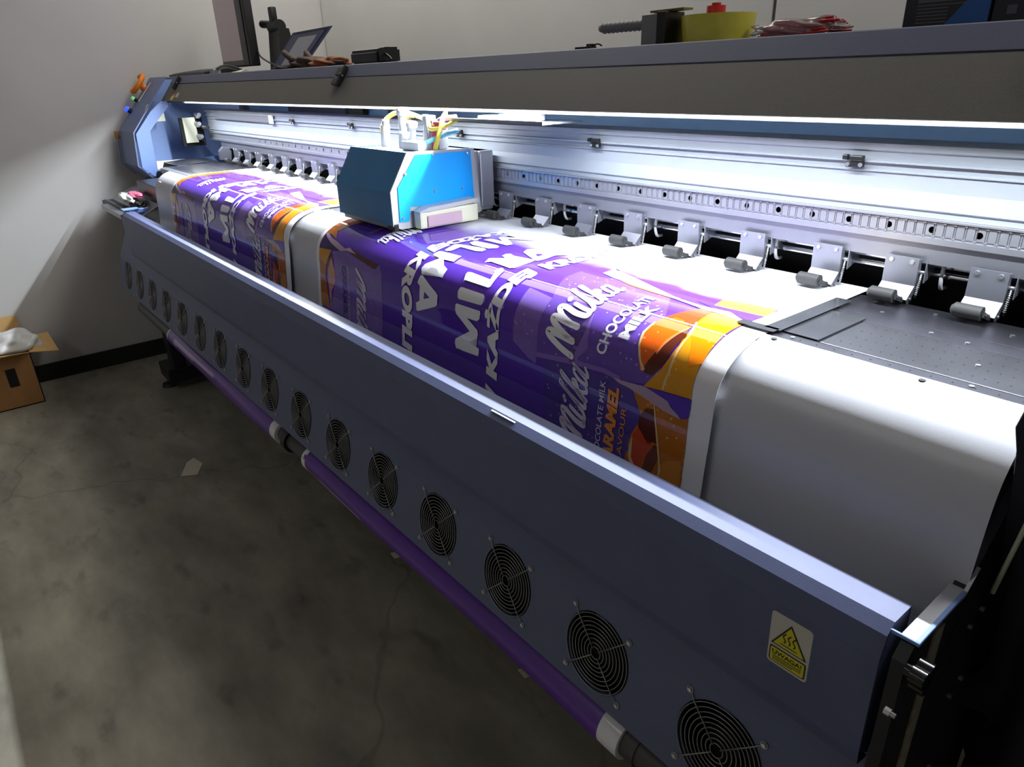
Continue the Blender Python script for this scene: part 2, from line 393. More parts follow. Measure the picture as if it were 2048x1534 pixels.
# upper strip leaning back under the rail, lower return
u = Vector((0, .2, 1)).normalized()
a = Vector((0, 0, .66)) + u * S1; b = Vector((0, 0, .66)) + u * S0
XE = 15.5 * SP + .06
panel_tile(bm, 15.5 * SP, XE, None, 0, S0, S1)
prism(bm, [(a.y, a.z), (a.y + .052, .842)], -.19, XE, closed=False)
prism(bm, [(b.y, b.z), (b.y + .10, b.z - .01)], -.19, XE, closed=False)
bmesh.ops.remove_doubles(bm, verts=bm.verts, dist=.0002)
part('fan_panel', bm, M['blue_paint'])
# duct body behind the fans, front frame beam
bm = bmesh.new(); bx(bm, -.18, XE - .02, .10, .34, .50, .79, .004); part('duct_body', bm, M['black'])

# one fan grille with its screws and the fan behind it, copied along the panel
qt = Matrix(((1, 0, 0), (0, .2 / math.hypot(1, .2), -1 / math.hypot(1, .2)), (0, 1 / math.hypot(1, .2), .2 / math.hypot(1, .2))))  # (x, up the slope, out of the panel)
def grille():
    bm = bmesh.new()
    for k in range(9):
        r = .0105 + k * .0072
        tube(bm, [qt @ Vector((r * math.cos(2 * PI * i / 40), r * math.sin(2 * PI * i / 40), .002)) for i in range(40)], .0009, 5, closed=True)
    for sx, sy in ((-1, 1), (1, 1), (-1, -1), (1, -1)):
        e = .0605
        tube(bm, [qt @ Vector(p) for p in ((sx * .006, sy * .006, .0035), (sx * .0495, sy * .0495, .0035), (sx * .053, sy * .053, .0015), (sx * e, sy * e, .0015))], .0011, 6)
    g = link('fan_grille', bm, M['wire'], PRN, True)
    for sx, sy in ((-1, 1), (1, 1), (-1, -1), (1, -1)):
        bm = bmesh.new(); c = Vector((sx * .0605, sy * .0605, 0))
        cyl(bm, qt @ (c + Vector((0, 0, .0))), qt @ (c + Vector((0, 0, .004))), .0042, 12, .003)
        tube(bm, [qt @ (c + Vector((.005 * math.cos(q), .005 * math.sin(q), .0012))) for q in [i * PI / 4 for i in range(8)]], .001, 5, closed=True)
        link('screw', bm, M['screw'], g, True, 40)
    return g
def fan():
    bm = bmesh.new()
    Nn = 32
    for r, d0, d1 in ((.068, -.012, -.05),):
        A = [bm.verts.new(qt @ Vector((r * math.cos(2 * PI * i / Nn), r * math.sin(2 * PI * i / Nn), d0))) for i in range(Nn)]
        B = [bm.verts.new(qt @ Vector((r * math.cos(2 * PI * i / Nn), r * math.sin(2 * PI * i / Nn), d1))) for i in range(Nn)]
        for i in range(Nn): bm.faces.new((A[i], A[(i + 1) % Nn], B[(i + 1) % Nn], B[i]))
        bm.faces.new(B)
    cyl(bm, qt @ Vector((0, 0, -.045)), qt @ Vector((0, 0, -.018)), .026, 24)
    for k in range(7):
        a0 = 2 * PI * k / 7; pts = []
        for (r, da, d) in ((.025, 0, -.020), (.064, .12, -.018), (.064, .75, -.042), (.025, .7, -.040)):
            pts.append(bm.verts.new(qt @ Vector((r * math.cos(a0 + da), r * math.sin(a0 + da), d))))
        bm.faces.new(pts)
    return link('fan', bm, M['fan'], PRN)
g0 = grille(); f0 = fan()
for i in range(16):
    for o in (g0, f0):
        c = o if i == 0 else copy_tree(o, PRN)
        c.location = Vector((i * SP, 0, .66)) - ORI

# print bed
ZP = 1.189
bm = bmesh.new(); prism(bm, [(.2405, 1.1885), (.2405, 1.165), (.219, 1.165), (.219, 1.1840), (.228, 1.1865)], .2, 4.4); part('platen_front_strip', bm, M['alu_dark'])
bm = bmesh.new(); bx(bm, .2, 4.4, .2415, .2655, 1.165, ZP - .001, .001); part('platen_strip', bm, M['platen_dark'])
for a, b in ((.2, .98), (.982, 1.78), (1.782, 2.58), (2.582, 3.519), (3.521, 4.4)):
    bm = bmesh.new(); bx(bm, a, b, .2665, .3925, 1.165, ZP - .0008, .0012); part('platen_plate', bm, M['platen'])
bm = bmesh.new(); bx(bm, .2, 4.4, .3935, .4305, 1.165, ZP - .001, .001); part('platen_strip', bm, M['platen_dark'])
bm = bmesh.new(); bx(bm, .2, 4.4, .4315, .527, 1.165, ZP - .001, .001); part('platen_rear_strip', bm, M['platen_dark'])
bm = bmesh.new(); bx(bm, .2, 4.4, .222, .525, 1.12, 1.164, .002); part('platen_base', bm, M['alu_dark'])
bm = bmesh.new()      # vacuum holes, far too many to tell apart
for ix in range(60):
    for y in (.29, .32, .35, .38):
        x = 3.54 + ix * .014 + (.007 if y in (.32, .38) else 0)
        if x < 4.38: cyl(bm, (x, y, ZP - .0009), (x, y, ZP - .0004), .0011, 6)
for ix in range(34):
    cyl(bm, (3.5 + ix * .025, .253, ZP - .0011), (3.5 + ix * .025, .253, ZP - .0005), .0012, 6)
vh = part('vacuum_holes', bm, M['gap']); vh['kind'] = 'stuff'
for x in (3.471, 3.673, 3.875, 4.077):
    bm = bmesh.new(); cyl(bm, (x, .2335, ZP - .0036), (x, .2335, ZP - .0006), .0042, 16); part('bolt_hole', bm, M['gap'])
for x, y in ((3.487, .255), (3.50, .405), (3.52, .455), (3.488, .50), (3.61, .412), (3.66, .405), (3.70, .33), (3.72, .255), (3.58, .50), (3.69, .48)):
    bm = bmesh.new(); cyl(bm, (x, y, ZP - .0008), (x, y, ZP + .0003), .0032, 10); part('countersunk_screw', bm, M['screw'])

# satin apron below the print bed
AP = [(.2185, 1.1835), (.203, 1.179), (.184, 1.1705), (.1675, 1.158), (.1545, 1.143), (.1455, 1.124), (.1405, 1.10), (.1375, 1.07), (.135, 1.03), (.132, .99), (.128, .95), (.122, .91), (.116, .885)]
APs = smooth_path([(0, y, z) for y, z in AP], 3); APp = [(v.y, v.z) for v in APs]
bm = bmesh.new(); slab(bm, APp, .36, 3.80, .0015)
part('heater_apron', bm, M['apron'], True, 35)
bm = bmesh.new(); bx(bm, .395, .425, .1545, .1570, 1.141, 1.148); part('paper_label', bm, M['white'])
# frame rail behind the apron, slot floor
bm = bmesh.new(); bx(bm, -.1, 3.79, .16, .48, .93, 1.11, .004); part('bed_frame', bm, M['black'])
bm = bmesh.new(); bx(bm, .245, 3.78, .044, .075, .80, .86, .003); part('rail_support', bm, M['black'])

# carriage beam: stepped aluminium extrusion
bm = bmesh.new()
BP = [(.62, 1.43), (.546, 1.43), (.541, 1.4285), (.541, 1.4185), (.547, 1.416), (.547, 1.404), (.541, 1.4025), (.541, 1.3995), (.549, 1.398), (.549, 1.3885), (.545, 1.3875), (.545, 1.3855), (.549, 1.384),
      (.549, 1.360), (.5455, 1.334), (.549, 1.3315), (.549, 1.322), (.62, 1.322)]
prism(bm, BP, -.03, 4.5); part('beam_extrusion', bm, M['alu_white'])
bm = bmesh.new(); prism(bm, [(.62, 1.3215), (.541, 1.3215), (.541, 1.3185), (.546, 1.3175), (.546, 1.2945), (.543, 1.293), (.543, 1.2835), (.549, 1.2825), (.62, 1.2825)], -.03, 4.5)
part('guide_rail', bm, M['alu'])
bm = bmesh.new(); prism(bm, [(.60, 1.282), (.5485, 1.282), (.5485, 1.2515), (.60, 1.2515)], .12, 4.5)
part('beam_lower_plate', bm, M['alu_dark'])
for i in range(45):
    x = 3.599 - i * .0662
    for xx in ([3.599 + i * .0662] if 0 < i < 13 else []) + [x]:
        if xx < .3: continue
        bm = bmesh.new(); cyl(bm, (xx, .5462, 1.3055), (xx, .5445, 1.3055), .0052, 12); part('rail_bolt_hole', bm, M['gap'])
bm = bmesh.new()                                                    # scalloped steel liner of the guide rail
for i in range(290):
    x = .25 + i * .01455
    bx(bm, x, x + .0105, .5445, .5458, 1.2965, 1.3165, .0)
    cyl(bm, (x + .0125, .5452, 1.2965), (x + .0125, .5452, 1.3165), .0012, 5)
    box(bm, (x + .0125, .5435, 1.3163), (.004, .002, .002)); box(bm, (x + .0125, .5435, 1.2958), (.0045, .002, .0016))
rl = part('rail_notches', bm, M['alu']); rl['kind'] = 'stuff'
# encoder strip cover stub at the left and clips on the beam
bm = bmesh.new(); bx(bm, .12, .86, .538, .5405, 1.388, 1.418, .001); part('encoder_cover', bm, M['alu_dark'])
bm = bmesh.new(); bx(bm, .86, .90, .534, .541, 1.385, 1.419, .002); part('encoder_bracket', bm, M['white_plastic'])
clip_loc = [1.104, 1.613, 2.27, 2.801, 3.396, 3.99]
def clip():
    bm = bmesh.new(); box(bm, (.006, -.006, .006), (.022, .010, .009), None, .002); box(bm, (-.0125, -.006, .007), (.009, .010, .0085), None, .002)
    box(bm, (.003, -.004, -.0035), (.028, .008, .010), None, .001)
    c = link('cable_clip', bm, M['black'], PRN)
    for sx in (-.0075, .0135):
        bm = bmesh.new(); cyl(bm, (sx, -.008, -.004), (sx, -.0105, -.004), .0036, 12, .0028); link('clip_screw', bm, M['screw'], c, True, 40)
    return c
c0 = clip()
for i, x in enumerate(clip_loc):
    c = c0 if i == 0 else copy_tree(c0, PRN); c.location = Vector((x, .541, 1.399)) - ORI

# shaft with hooks under the beam
for z, y in ((1.243, .585), (1.230, .578)):
    bm = bmesh.new(); cyl(bm, (.3, y, z), (4.4, y, z), .0052, 16); part('lift_shaft', bm, M['chrome'], True, 40)
for i in range(11):
    x = 3.555 - i * .293
    bm = bmesh.new(); tube(bm, smooth_path([(x, .588, 1.257), (x, .566, 1.25), (x, .562, 1.23), (x, .568, 1.212), (x, .585, 1.209)], 4), .0032, 8); part('shaft_hook', bm, M['white_plastic'], True)
bm = bmesh.new(); bx(bm, -.1, 4.5, .62, .625, .9, 1.30); part('rear_inner_plate', bm, M['gap'])

# pinch roller assemblies
def pinch():
    w = .026
    p = bmesh.new()
    # upper plate, lower ramp (folded sheet) and side cheek
    slab(p, [(-.004, .068), (-.003, .0225), (-.024, .003)], -w, w, -.0014)
    prism(p, [(-.004, .066), (-.003, .0225), (-.024, .003), (-.020, -.004), (-.012, -.004), (.012, .03), (.004, .066)], w - .0012, w)
    prism(p, [(-.004, .066), (-.003, .0225), (-.024, .003), (-.018, .001), (.006, .03)], -w, -w + .0012)
    a = link('pinch_roller_arm', p, M['steel_clip'], PRN)
    b = bmesh.new(); cyl(b, (-.021, -.048, .0135), (.016, -.048, .0135), .0105, 20); cyl(b, (-.0255, -.048, .0135), (-.021, -.048, .0135), .006, 12, .0095)
    link('rubber_roller', b, M['rubber'], a, True, 40)
    b = bmesh.new()
    prism(b, [(-.050, .0175), (-.022, .004), (-.019, -.001), (-.026, -.001), (-.052, .0095)], .0175, .0205)
    bx(b, -.021, .0185, -.034, -.029, .0035, .0065); bx(b, -.02, -.008, -.031, -.023, .004, .008, .001); bx(b, .008, .019, -.031, -.023, .004, .008, .001)
    cyl(b, (-.027, -.048, .0125), (.023, -.048, .0125), .0022, 8)
    link('roller_fork', b, M['rubber'], a)
    for sx in (-.016, .016):
        b = bmesh.new(); cyl(b, (sx, -.004, .061), (sx, -.0075, .061), .0044, 14, .0034); link('screw', b, M['screw'], a, True, 40)
    b = bmesh.new(); cyl(b, (w + .004, .004, .045), (w + .004, -.004, .004), .0016, 8); cyl(b, (w - .002, .004, .045), (w + .008, .004, .045), .003, 10)
    tube(b, [(w + .004 + .0026 * math.cos(k * 1.2), .004 - .008 * k / 60 + .0026 * math.sin(k * 1.2), .042 - .034 * k / 60) for k in range(60)], .0006, 4)
    link('tension_spring', b, M['screw'], a, True)
    b = bmesh.new(); cyl(b, (w + .0002, -.014, .0035), (w + .0025, -.014, .0035), .0028, 10); link('pivot_pin', b, M['alu_dark'], a, True, 40)
    b = bmesh.new(); prism(b, [(.003, .064), (.004, .028), (.042, .040), (.046, .064)], w + .008, w + .0095); link('back_gusset', b, M['steel_clip'], a)
    return a
xs = [.343, .494, .636, .793, .944, 1.095, 1.245, 1.397, 1.548, 1.70, 1.852, 2.004, 2.156, 2.308, 2.459, 2.610, 2.765, 2.916, 3.068, 3.219, 3.368, 3.494, 3.620, 3.75, 3.88]
p0 = pinch()
for i, x in enumerate(xs):
    a = p0 if i == 0 else copy_tree(p0, PRN)
    a.location = Vector((x + (.006 if i > 2 else 0), .5445, 1.1915)) - ORI
bm = bmesh.new(); prism(bm, [(.52, 1.26), (.50, 1.24), (.50, 1.2), (.55, 1.195), (.56, 1.255)], .205, .235); part('end_stop_block', bm, M['steel_clip'])

# hood: leaning front panel with a dark joint, top
bm = bmesh.new(); prism(bm, [(.402, 1.4745), (.4625, 1.5530), (.4641, 1.5518), (.4036, 1.4733)], -.262, 4.6); part('hood_window', bm, M['hood_panel'])
bm = bmesh.new(); prism(bm, [(.466, 1.5515), (.4645, 1.5560), (.475, 1.556), (.472, 1.55)], -.262, 4.6); part('hood_joint', bm, M['gap'])
bm = bmesh.new(); prism(bm, [(.464, 1.5562), (.489, 1.589), (.494, 1.5905), (1.02, 1.5905), (1.02, 1.575), (.50, 1.575), (.475, 1.5562)], -.262, 4.6); part('hood_top', bm, M['hood_blue'])
bm = bmesh.new(); prism(bm, [(.4268, 1.4735), (.4268, 1.4652), (.4285, 1.4652), (.4285, 1.4735)], -.26, 4.6); part('lamp_guard_rail', bm, M['rubber'])
bm = bmesh.new(); prism(bm, [(.419, 1.492), (.418, 1.486), (.434, 1.486), (.434, 1.492)], -.15, 4.3); part('led_bar_housing', bm, M['white_plastic'])
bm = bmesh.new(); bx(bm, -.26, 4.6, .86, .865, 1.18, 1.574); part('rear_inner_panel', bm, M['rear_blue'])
bm = bmesh.new(); bx(bm, -.26, 4.6, 1.0, 1.02, .3, 1.574, .002); part('rear_cover', bm, M['hood_blue'])
for a, b in ((.35, .98), (1.35, 1.42)):
    bm = bmesh.new(); bx(bm, a, b, .835, .855, 1.34, 1.45, .003); part('cable_tray', bm, M['slate'])
bm = bmesh.new(); bx(bm, 1.02, 1.15, .83, .855, 1.36, 1.44, .003); part('cable_tray_socket', bm, M['black'])
def latch():
    bm = bmesh.new()
    R = Matrix.Rotation(math.radians(-37), 3, 'X')
    box(bm, R @ Vector((0, -.006, .017)), (.042, .012, .030), R, .003); box(bm, R @ Vector((0, -.006, -.018)), (.038, .011, .026), R, .003)
    box(bm, R @ Vector((.026, -.008, 0)), (.009, .017, .070), R, .003)
    cyl(bm, R @ Vector((.02, -.010, 0)), R @ Vector((.033, -.010, 0)), .0075, 12)
    l = link('hood_latch', bm, M['black'], PRN)
    bm = bmesh.new(); cyl(bm, R @ Vector((.0335, -.010, .0)), R @ Vector((.0345, -.010, .0)), .0032, 10); link('latch_pin', bm, M['screw'], l, True, 40)
    return l
l0 = latch()
for i, x in enumerate((-.13, 1.73, 3.67)):
    l = l0 if i == 0 else copy_tree(l0, PRN); l.location = Vector((x, .460, 1.5535)) - ORI
for nm, xx, zz, m, w in (('warning_sticker', -.075, 1.497, 'redish', .045), ('warning_sticker', -.085, 1.489, 'yellow', .045), ('paper_label', -.015, 1.502, 'pinkish', .045)):
    bm = bmesh.new(); y = .402 + .77 * (zz - 1.4745)
    prism(bm, [(y - .0015 - .0076, zz - .010), (y - .0015 + .0077, zz + .010), (y - .001 + .0077, zz + .010), (y - .001 - .0076, zz - .010)], xx - w / 2, xx + w / 2); part(nm, bm, M[m])

# left end cap: angular blue housing
O = [(.446, 1.588), (.229, 1.330), (.213, 1.165), (.262, 1.105), (.30, 1.075)]
I = [(.47, 1.588), (.333, 1.424), (.241, 1.320), (.235, 1.153), (.284, 1.106)]
bm = bmesh.new()
outer = [(.446, 1.590), (.232, 1.327), (.218, 1.160), (.276, 1.095), (.95, 1.095), (.95, 1.590)]
slab(bm, outer, -.58, -.262, .006); part('end_cap_housing', bm, M['cap_front'])
bm = bmesh.new(); prism(bm, outer, -.583, -.5802); part('end_cap_side_plate', bm, M['blue_paint'])
bm = bmesh.new()   # bright inner flange: frame of the opening
inner_o = [(.395, 1.4742), (.333, 1.424), (.241, 1.320), (.235, 1.153), (.284, 1.106), (.34, 1.095)]
inner_i = [(.455, 1.4742), (.380, 1.400), (.312, 1.331), (.306, 1.171), (.310, 1.12), (.34, 1.095)]
n = len(inner_o)
for x in (-.2615, -.2485):
    A = [bm.verts.new((x, y, z)) for y, z in inner_o]; B = [bm.verts.new((x, y, z)) for y, z in inner_i]
    for i in range(n - 1): 
        if (B[i].co - B[i+1].co).length > 1e-5: bm.faces.new((A[i], A[i + 1], B[i + 1], B[i]))
    if x < -.25: A0, B0 = A, B
    else:
        for i in range(n - 1):
            bm.faces.new((A0[i], A0[i + 1], A[i + 1], A[i])); bm.faces.new((B0[i], B[i], B[i + 1], B0[i + 1]))
part('end_cap_flange', bm, M['cap_blue'])
bm = bmesh.new(); prism(bm, [(.462, 1.578), (.246, 1.325), (.234, 1.165), (.29, 1.105), (.86, 1.105), (.86, 1.578)], -.44, -.43); part('end_cap_inner_wall', bm, M['cap_in'])
bm = bmesh.new(); slab(bm, [(.216, 1.327), (.202, 1.160), (.262, 1.090)], -.60, -.585, .006); part('end_cap_trim', bm, M['cap_blue'])
bm = bmesh.new(); bx(bm, -.598, -.584, .205, .228, 1.285, 1.325, .003); part('side_socket', bm, M['card'])
bm = bmesh.new(); bx(bm, -.256, -.251, .345, .40, 1.375, 1.418, .002); part('cream_label', bm, M['cream'])
bm = bmesh.new(); bx(bm, -.262, -.246, .56, .80, 1.13, 1.18, .004); part('inner_shelf', bm, M['cap_blue'])
bm = bmesh.new(); prism(bm, [(.262, 1.158), (.437, 1.170), (.440, 1.194), (.265, 1.195)], -.062, -.05); part('yellowed_wiper_strip', bm, M['cream'])
bm = bmesh.new(); bx(bm, -.11, -.095, .443, .505, 1.268, 1.392, .002); part('beam_end_plate', bm, M['cream'])
bm = bmesh.new(); bx(bm, -.13, -.112, .430, .545, 1.25, 1.392, .002); part('beam_end_gasket', bm, M['gap'])
for z, y in ((1.405, .512), (1.362, .505), (1.30, .505)):
    bm = bmesh.new(); cyl(bm, (-.09, y, z), (-.03, y, z), .010, 16); box(bm, (-.06, y, z - .010), (.03, .016, .016), None, .003); part('tension_pulley', bm, M['alu'], True, 40)
bm = bmesh.new(); cyl(bm, (-.02, .52, 1.345), (.05, .52, 1.345), .010, 12); part('beam_clamp', bm, M['black'], True, 40)
bm = bmesh.new(); slab(bm, [(.30, 1.187), (.42, 1.192), (.50, 1.187)], -.049, .2, .004); part('left_bed_plate', bm, M['platen_dark'])

# buttons on the slanted face of the end cap
def on_slant(t, d=0, x=-.50):      # t=0 nose .. 1 top
    y = .232 + t * .214; z = 1.327 + t * .263; nrm = Vector((0, -.263, .214)).normalized()
    return Vector((x, y, z)) + nrm * d
e = bmesh.new()
cyl(e, on_slant(.80, 0, -.565), on_slant(.80, .014, -.565), .020, 20); cyl(e, on_slant(.80, .014, -.565), on_slant(.80, .034, -.565), .012, 16)
tube(e, [on_slant(.80 + .15 * math.cos(q), .038, -.565 + .040 * math.sin(q)) for q in [k * PI / 8 for k in range(-2, 11)]], .013, 8)
part('emergency_stop', e, M['orange'], True, 50)
for t, nm, m, r in ((.56, 'power_button', 'green_btn', .011), (.36, 'start_button', 'blue_btn', .016)):
    b = bmesh.new(); cyl(b, on_slant(t, 0, -.56), on_slant(t, .018, -.56), r * .9, 16); h = part(nm, b, M['black'], True, 40)
    b = bmesh.new(); cyl(b, on_slant(t, .018, -.56), on_slant(t, .032, -.56), r, 16, r * .7); bmesh.ops.translate(b, vec=-ORI, verts=b.verts); link('button_lens', b, M[m], h, True, 40)
b = bmesh.new()
for q in (0, 1):
    pass
vs = [b.verts.new(on_slant(t, .0012, x)) for t, x in ((.90, -.50), (.90, -.475), (.55, -.50), (.55, -.53))]; b.faces.new((vs[0], vs[1], vs[2], vs[3])); solid(b, geom=b.faces[:], thickness=.0006); part('white_nameplate', b, M['white'])
b = bmesh.new(); vs = [b.verts.new(on_slant(t, .0012, x)) for t, x in ((.50, -.30), (.50, -.27), (.38, -.275))]; b.faces.new(vs); solid(b, geom=b.faces[:], thickness=.0006); part('paper_label', b, M['white'])

# left tray under the cap with slots
bm = bmesh.new()
slab(bm, [(.045, .995), (.075, .985), (.20, 1.045), (.285, 1.085)], -.42, .30, .004)
part('left_tray', bm, M['alu_dark'])
bm = bmesh.new(); slab(bm, [(.005, 1.018), (.075, 1.018)], .20, .26, .003); bx(bm, .22, .25, .03, .12, 1.0, 1.017, .002); part('rail_mount_tab', bm, M['cap_blue'])
for k in range(2):
    bm = bmesh.new(); prism(bm, [(.235 + .03 * k, 1.066 + .0145 * k), (.248 + .03 * k, 1.0725 + .0145 * k), (.248 + .03 * k, 1.0738 + .0145 * k), (.235 + .03 * k, 1.0675 + .0145 * k)], -.30, .27); part('tray_slot', bm, M['gap'])
bm = bmesh.new(); prism(bm, [(.29, 1.095), (.30, 1.13), (.36, 1.135), (.36, 1.09)], -.24, .18); part('tray_cavity', bm, M['gap'])

# right end: plate with clamp knob and dark station cabinet
bm = bmesh.new(); prism(bm, [(-.010, .985), (.004, 1.000), (.125, 1.0), (.16, 1.03), (.29, 1.15), (.38, 1.17), (.38, .02), (-.06, .02), (-.03, .36), (-.018, .60), (-.008, .80)], 3.7865, 3.80); part('end_plate', bm, M['cabinet'])
bm = bmesh.new(); bx(bm, 3.784, 3.8002, .008, .131, 1.0005, 1.0035, .001); part('end_shelf', bm, M['apron'])
bm = bmesh.new(); bx(bm, 3.7985, 3.8035, .006, .125, 1.0005, 1.005, .001); bx(bm, 3.774, 3.8035, .0055, .0085, 1.0005, 1.005, .001); part('end_plate_lip', bm, M['cap_blue'])
bm = bmesh.new(); prism(bm, [(.118, 1.0), (.15, 1.025), (.152, 1.022), (.122, .994)], 3.7995, 3.8035); part('steel_edge', bm, M['chrome'])
kn = bmesh.new()
kc = Vector((3.80, -.006, .978))
cyl(kn, kc, kc + Vector((.010, 0, 0)), .008, 12)
for k in range(3):
    a = k * 2 * PI / 3 + .5; cyl(kn, kc + Vector((.008, .009 * math.cos(a), .009 * math.sin(a))), kc + Vector((.022, .009 * math.cos(a), .009 * math.sin(a))), .010, 16)
part('clamp_knob', kn, M['knob'], True, 40)
M['black'].node_tree.nodes['Principled BSDF'].inputs['Roughness'].default_value = .38
bm = bmesh.new(); cyl(bm, (3.80, -.038, .943), (3.806, -.038, .943), .0045, 6); cyl(bm, (3.806, -.038, .943), (3.811, -.038, .943), .0028, 10); part('hex_bolt', bm, M['screw'])
bm = bmesh.new(); bx(bm, 3.8002, 3.8035, .052, .074, .40, .992, .001); part('foam_strip', bm, M['foam_strip'])
for y, z in ((.19, .915), (.22, .925), (.19, .80), (.22, .81), (.20, .66)):
    bm = bmesh.new(); cyl(bm, (3.80, y, z), (3.8045, y, z), .0038, 10); part('plate_bolt', bm, M['alu_dark'], True, 40)
ST = empty('end_station_cover', (4.1, .45, 0))
tag(ST, 'dark navy fabric draped over the cabinet at the right end of the printer', 'cover')
bm = bmesh.new(); bx(bm, 3.803, 4.6, .385, 1.0, .02, 1.16, .01); bmesh.ops.translate(bm, vec=(-4.1, -.45, 0), verts=bm.verts); link('cabinet_body', bm, M['cabinet'], ST)
bm = bmesh.new(); N = 60; K = 30; grid = []
for i in range(N + 1):
    row = []; q = i / N; x = 3.801 + q * .75
    for k in range(K + 1):
        s = k / K; z = 1.255 - s * .80 + .012 * math.sin(q * 9)
        y = .14 + .018 * math.sin(q * 38 + 1.5 * s) * (.3 + s) + .008 * math.sin(q * 90 + 4 * s) + .25 * s * (1 - math.exp(-6 * q * 0 - 3 * s)) + (.02 if s < .06 else 0)
        x2 = x + (.030 * s if q < .02 else 0) - (.006 * math.exp(-((s - .06) / .03) ** 2) if q < .05 else 0)
        row.append(bm.verts.new((x2 - 4.1, y - .45, z)))
    grid.append(row)
for i in range(N):
    for k in range(K): bm.faces.new((grid[i][k], grid[i + 1][k], grid[i + 1][k + 1], grid[i][k + 1]))
solid(bm, geom=bm.faces[:], thickness=.003)
link('draped_fabric', bm, M['fabric'], ST, True)
t = bmesh.new(); cyl(t, (3.8166, 0.1680, 0.9889), (3.8312, 0.1500, 1.1072), .0026, 8)
tag(link('pale_rod', t, M['pale_stick'], None, True), 'thin pale rod leaning against the dark cover right of the printer', 'rod')

# leg and foot below the left end
bm = bmesh.new(); bx(bm, -.07, .03, .10, .17, .05, .60, .004); part('left_leg', bm, M['cabinet'])
bm = bmesh.new(); bx(bm, -.14, .06, .06, .62, .05, .13, .006); part('leg_foot', bm, M['cabinet'])
for x, y in ((-.06, .075), (-.06, .58)):
    bm = bmesh.new(); cyl(bm, (x, y, 0), (x, y, .018), .04, 24, .034); cyl(bm, (x, y, .018), (x, y, .07), .008, 10); part('leveling_foot', bm, M['black'], True, 40)
bm = bmesh.new(); bx(bm, 3.55, 3.70, .15, .70, .02, .52, .004); part('right_leg', bm, M['cabinet'])
bm = bmesh.new(); bx(bm, -.05, 3.7, .36, .44, .28, .36, .004); part('cross_beam', bm, M['cabinet'])
bm = bmesh.new(); bx(bm, -.16, -.08, .05, .11, .56, .59, .004); part('roller_bracket', bm, M['black'])

# warning label
def lab(y_off, pts, m, name):
    # pts in label plane (x to the right, h up) on the front face of the rail
    b = bmesh.new(); vs = []
    for x, h in pts:
        z = .882 + h; yy = -.012 + (.976 - z) * (.006 / .146)
        vs.append(b.verts.new((3.652 + x, yy - y_off, z)))
    b.faces.new(vs); return b
def rr(x0, x1, z0, z1, r, n=4):
    out = []
    for cx, cz, a0 in ((x1 - r, z1 - r, 0), (x0 + r, z1 - r, 90), (x0 + r, z0 + r, 180), (x1 - r, z0 + r, 270)):
        for k in range(n + 1):
            a = math.radians(a0 + 90 * k / n); out.append((cx + r * math.cos(a), cz + r * math.sin(a)))
    return out
WL = part('warning_label', lab(.0032, rr(0, .052, 0, .080, .005), None, ''), M['label_white'])
def sub(b, nm, m):
    bmesh.ops.translate(b, vec=-ORI, verts=b.verts); return link(nm, b, M[m], WL)
sub(lab(.0036, rr(.0025, .0495, .0035, .0275, .003), None, ''), 'black_border', 'ink_black')
sub(lab(.0039, rr(.0042, .0478, .0050, .0260, .002), None, ''), 'yellow_panel', 'label_yellow')
sub(lab(.0036, [(.003, .031), (.049, .031), (.026, .072)], None, ''), 'black_triangle', 'ink_black')
sub(lab(.0039, [(.0062, .0328), (.0458, .0328), (.026, .0682)], None, ''), 'yellow_triangle', 'label_yellow')
def strip2(pts, w):
    L = []; R = []
    for i, p in enumerate(pts):
        a = pts[max(i - 1, 0)]; b = pts[min(i + 1, len(pts) - 1)]
        dx, dy = b[0] - a[0], b[1] - a[1]; l = math.hypot(dx, dy) or 1
        L.append((p[0] - dy / l * w / 2, p[1] + dx / l * w / 2)); R.append((p[0] + dy / l * w / 2, p[1] - dx / l * w / 2))
    return L + R[::-1]
for k in range(3):
    cx = .0195 + k * .0062
    pts = [(cx + .0016 * math.sin(q * 2 * PI / 10 * 1.2), .041 + q * .0015) for q in range(11)]
    sub(lab(.0042, strip2(pts, .0016), None, ''), 'heat_wave_mark', 'ink_black')
sub(lab(.0042, [(.015, .0365), (.037, .0365), (.037, .0378), (.015, .0378)], None, ''), 'surface_mark', 'ink_black')
vs2, fs2, (tx0, tx1, ty0, ty1) = text2d('UWAGA!', .02)
b = bmesh.new(); V = []
for x, y in vs2:
    X = .0065 + (x - tx0) / (tx1 - tx0) * .038; Z = .0165 + (y - ty0) / (ty1 - ty0) * .0065
    z = .882 + Z; V.append(b.verts.new((3.652 + X, -.012 + (.976 - z) * (.006 / .146) - .0042, z)))
for f in fs2:
    try: b.faces.new([V[i] for i in f])
    except ValueError: pass
sub(b, 'warning_lettering', 'ink_black')
for h in (.0135, .0105, .0078):
    sub(lab(.0042, [(.0075, h), (.0445 if h > .009 else .034, h), (.0445 if h > .009 else .034, h + .0011), (.0075, h + .0011)], None, ''), 'small_print_line', 'ink_black')

for o in list(PRN.children):
    if o.name.split('.')[0] in ('front_rail_cover', 'rail_end_cap', 'tape_remnant', 'warning_label', 'rail_back_wall') or o.get('on_rail'): o.location += Vector((0, .008, -.0065))
# take-up tube
bm = bmesh.new(); cyl(bm, (.02, .03, .49), (3.78, .03, .49), .030, 28); part('take_up_tube', bm, M['core'], True, 40)
bm = bmesh.new(); cyl(bm, (1.955, .03, .49), (1.985, .03, .49), .040, 28); part('tube_collar', bm, M['black'], True, 40)

